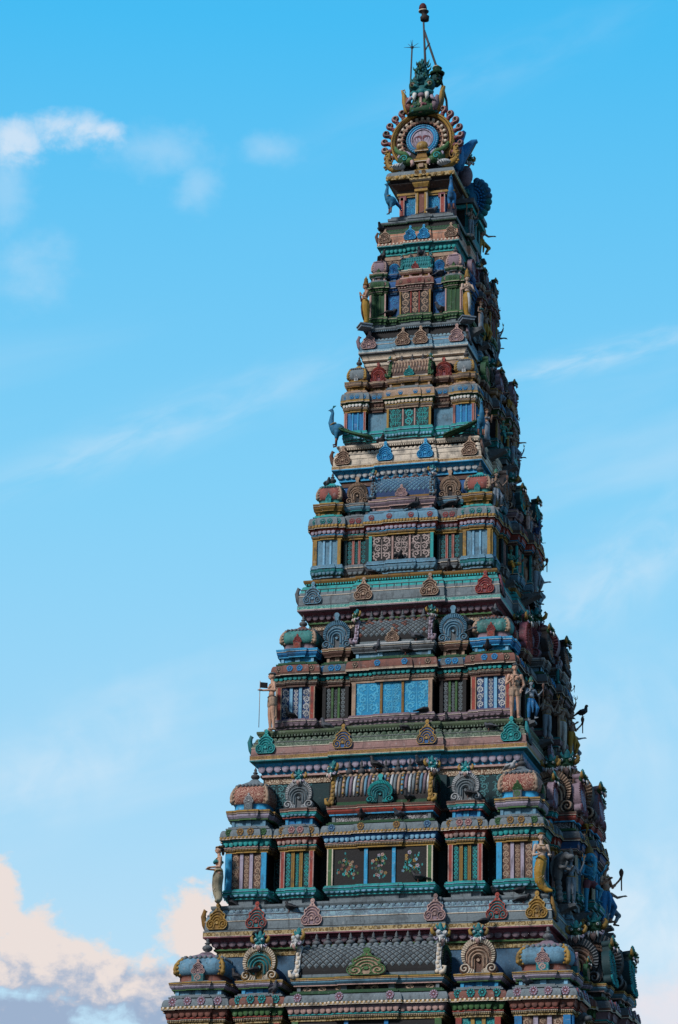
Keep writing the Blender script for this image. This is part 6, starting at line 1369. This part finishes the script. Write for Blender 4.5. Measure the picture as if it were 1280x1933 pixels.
BIRDS = [
(-0.96, -2.59, 33.74, 'on the left corner of the ledge below the top chamber'),
(0.24, -2.22, 34.20, 'in the blue niche right of the gold column in the top chamber'),
(-0.88, -2.75, 32.78, 'above the pink dome at the left of the topmost small storey'),
(0.07, -2.55, 32.92, 'among the small finials on the turquoise vault'),
(-0.66, -2.72, 31.17, 'on the sill by the left blue panel below the turquoise vault'),
(0.63, -2.72, 31.12, 'on the sill by the right blue panel below the turquoise vault'),
(0.62, -2.70, 32.13, 'beneath the blue fan ornament right of the red central panels'),
(-0.69, -3.30, 27.92, 'on the sill left of the small teal scroll panels'),
(1.03, -3.30, 27.93, 'on the sill right of the small teal scroll panels'),
(0.89, -3.02, 29.81, 'on the string course above the right red fan ornament'),
(-1.13, -3.56, 26.47, 'above the left tan fan ornament on the blue wall'),
(0.32, -3.96, 25.55, 'on the eave under the pink lotus ornament'),
(1.22, -3.76, 25.52, 'under the right tan fan ornament on the blue wall'),
(-0.05, -3.94, 24.44, 'in front of the black and cream scroll panels'),
(1.17, -3.94, 24.00, 'at the foot of the right dark niche beside the black and cream panels'),
(-0.71, -4.01, 24.08, 'on the orange ledge left of the black and cream panels'),
(-1.96, -3.51, 26.80, 'behind the left red dome'),
(-1.33, -4.23, 22.76, 'above the left grey-blue fan ornament'),
(-0.37, -4.61, 21.80, 'on the left of the eave above the bright blue panels'),
(0.32, -4.61, 21.76, 'on the middle of the eave above the bright blue panels'),
(0.56, -4.58, 22.18, 'on the foot of the lattice roof above the bright blue panels'),
(0.39, -4.95, 19.72, 'on the green ledge under the bright blue panels'),
(-1.54, -4.63, 20.10, 'in the left dark niche beside the bright blue panels'),
(-2.44, -4.58, 20.39, 'on the mauve sill of the left pavilion with white scrolls'),
(2.26, -4.61, 21.67, 'on the blue cornice of the right turquoise dome'),
(1.41, -4.43, 21.63, 'on the cornice under the right grey-blue fan ornament'),
(2.39, -4.95, 19.65, 'on the green ledge under the right white scroll panels'),
(0.79, -4.61, 20.21, 'at the right end of the mauve sill under the bright blue panels'),
(1.36, -4.63, 20.02, 'at the foot of the right dark niche beside the bright blue panels'),
(1.97, -4.43, 22.14, 'between the right grey-blue fan ornament and the turquoise dome'),
(1.73, -4.33, 22.51, 'over the right grey-blue fan ornament'),
(2.40, -4.33, 22.72, 'on top of the right turquoise dome'),
(0.90, -5.51, 16.18, 'on the sill under the right flower panel'),
(0.64, -5.46, 18.10, 'at the foot of the ribbed roof'),
(-0.43, -5.51, 17.67, 'on the left of the eave above the flower panels'),
(0.43, -5.51, 17.63, 'on the right of the eave above the flower panels'),
(0.80, -5.11, 18.82, 'among the finials at the right end of the ribbed roof'),
(-0.22, -5.11, 18.83, 'among the finials left of centre on the ribbed roof'),
(2.69, -5.59, 15.81, 'on the sill left of the right brown scroll panels'),
(3.21, -5.59, 15.77, 'on the sill under the right brown scroll panels'),
(2.03, -5.46, 18.08, 'in front of the right grey fan ornament'),
(1.76, -5.21, 18.71, 'on the guardian face over the right grey fan ornament'),
(2.94, -5.21, 18.71, 'on the shoulder of the right red dome'),
(3.33, -5.73, 15.50, 'on the grey ledge beside the right gold ornament'),
(-2.00, -5.73, 15.48, 'on the grey ledge left of the left pink ornament'),
(-2.55, -6.42, 13.93, 'in front of the left gold and blue fan ornament'),
(-3.02, -6.27, 13.88, 'left of the gold and blue fan ornament'),
(-2.13, -6.37, 13.60, 'on the cornice right of the gold and blue fan ornament'),
(-2.62, -6.02, 14.96, 'on the guardian face over the left gold and blue fan ornament'),
(-3.44, -5.51, 15.89, 'under the turquoise sill of the left brown scroll panels'),
(2.52, -6.02, 15.07, 'on the guardian face over the right cream fan ornament'),
(3.55, -6.42, 13.60, 'on the eave under the right grey-blue dome'),
]
def drop(x, y, z):
    for dy in (0, -.06, .06, -.12, .12):
        hit, p, *_ = sc.ray_cast(DG, V((x, y+dy, z+.16)), V((0, 0, -1)), distance=.55)
        if hit: return V((x, y+dy, p.z))
    return V((x, y, z))
for i, (x, y, z, ph) in enumerate(BIRDS):
    rb = random.Random(100+i); shade = rb.choice(('pigeon_dark', 'pigeon_dark', 'pigeon_grey'))
    if 'shoulder of the right red dome' in ph: shade = 'pigeon_pale'
    word = {'pigeon_dark': 'black', 'pigeon_grey': 'dark grey', 'pigeon_pale': 'pale'}[shade]
    p = drop(x, y, z); root = empty('pigeon', None, p, rb.uniform(-2.4, 2.4)); tag(root, f'{word} pigeon {ph}', 'pigeon', 'pigeons roosting on the tower')
    k = PIG[rb.randrange(3)]; s = rb.uniform(1.0, 1.2)
    for nm, me, c in (('body', k[0], shade), ('leg', k[1], None)):
        o = bpy.data.objects.new(nm, me); C.objects.link(o); o.parent = root; o.scale = (s, s, s)
        if c: o.material_slots[0].link = 'OBJECT'; o.material_slots[0].material = MATS[c]

# one pigeon sits on the raised club of a statue, black against the sky
for o in [o for o in bpy.data.objects if o.get('label', '').endswith('under the perched pigeon')]:
    s = 1.20*.92/1.61; q = Matrix.Rotation(o.rotation_euler.z, 3, 'Z') @ V((.47, -.22, 1.65)); root = empty('pigeon', None, V(o.location)+q*s, 2.0); tag(root, 'black pigeon perched on the raised club of a statue against the sky', 'pigeon', 'pigeons roosting on the tower')
    for nm, me in (('body', PIG[1][0]), ('leg', PIG[1][1])):
        a = bpy.data.objects.new(nm, me); C.objects.link(a); a.parent = root; a.scale = (1.1,)*3
        if nm == 'body': a.material_slots[0].link = 'OBJECT'; a.material_slots[0].material = MATS['pigeon_dark']
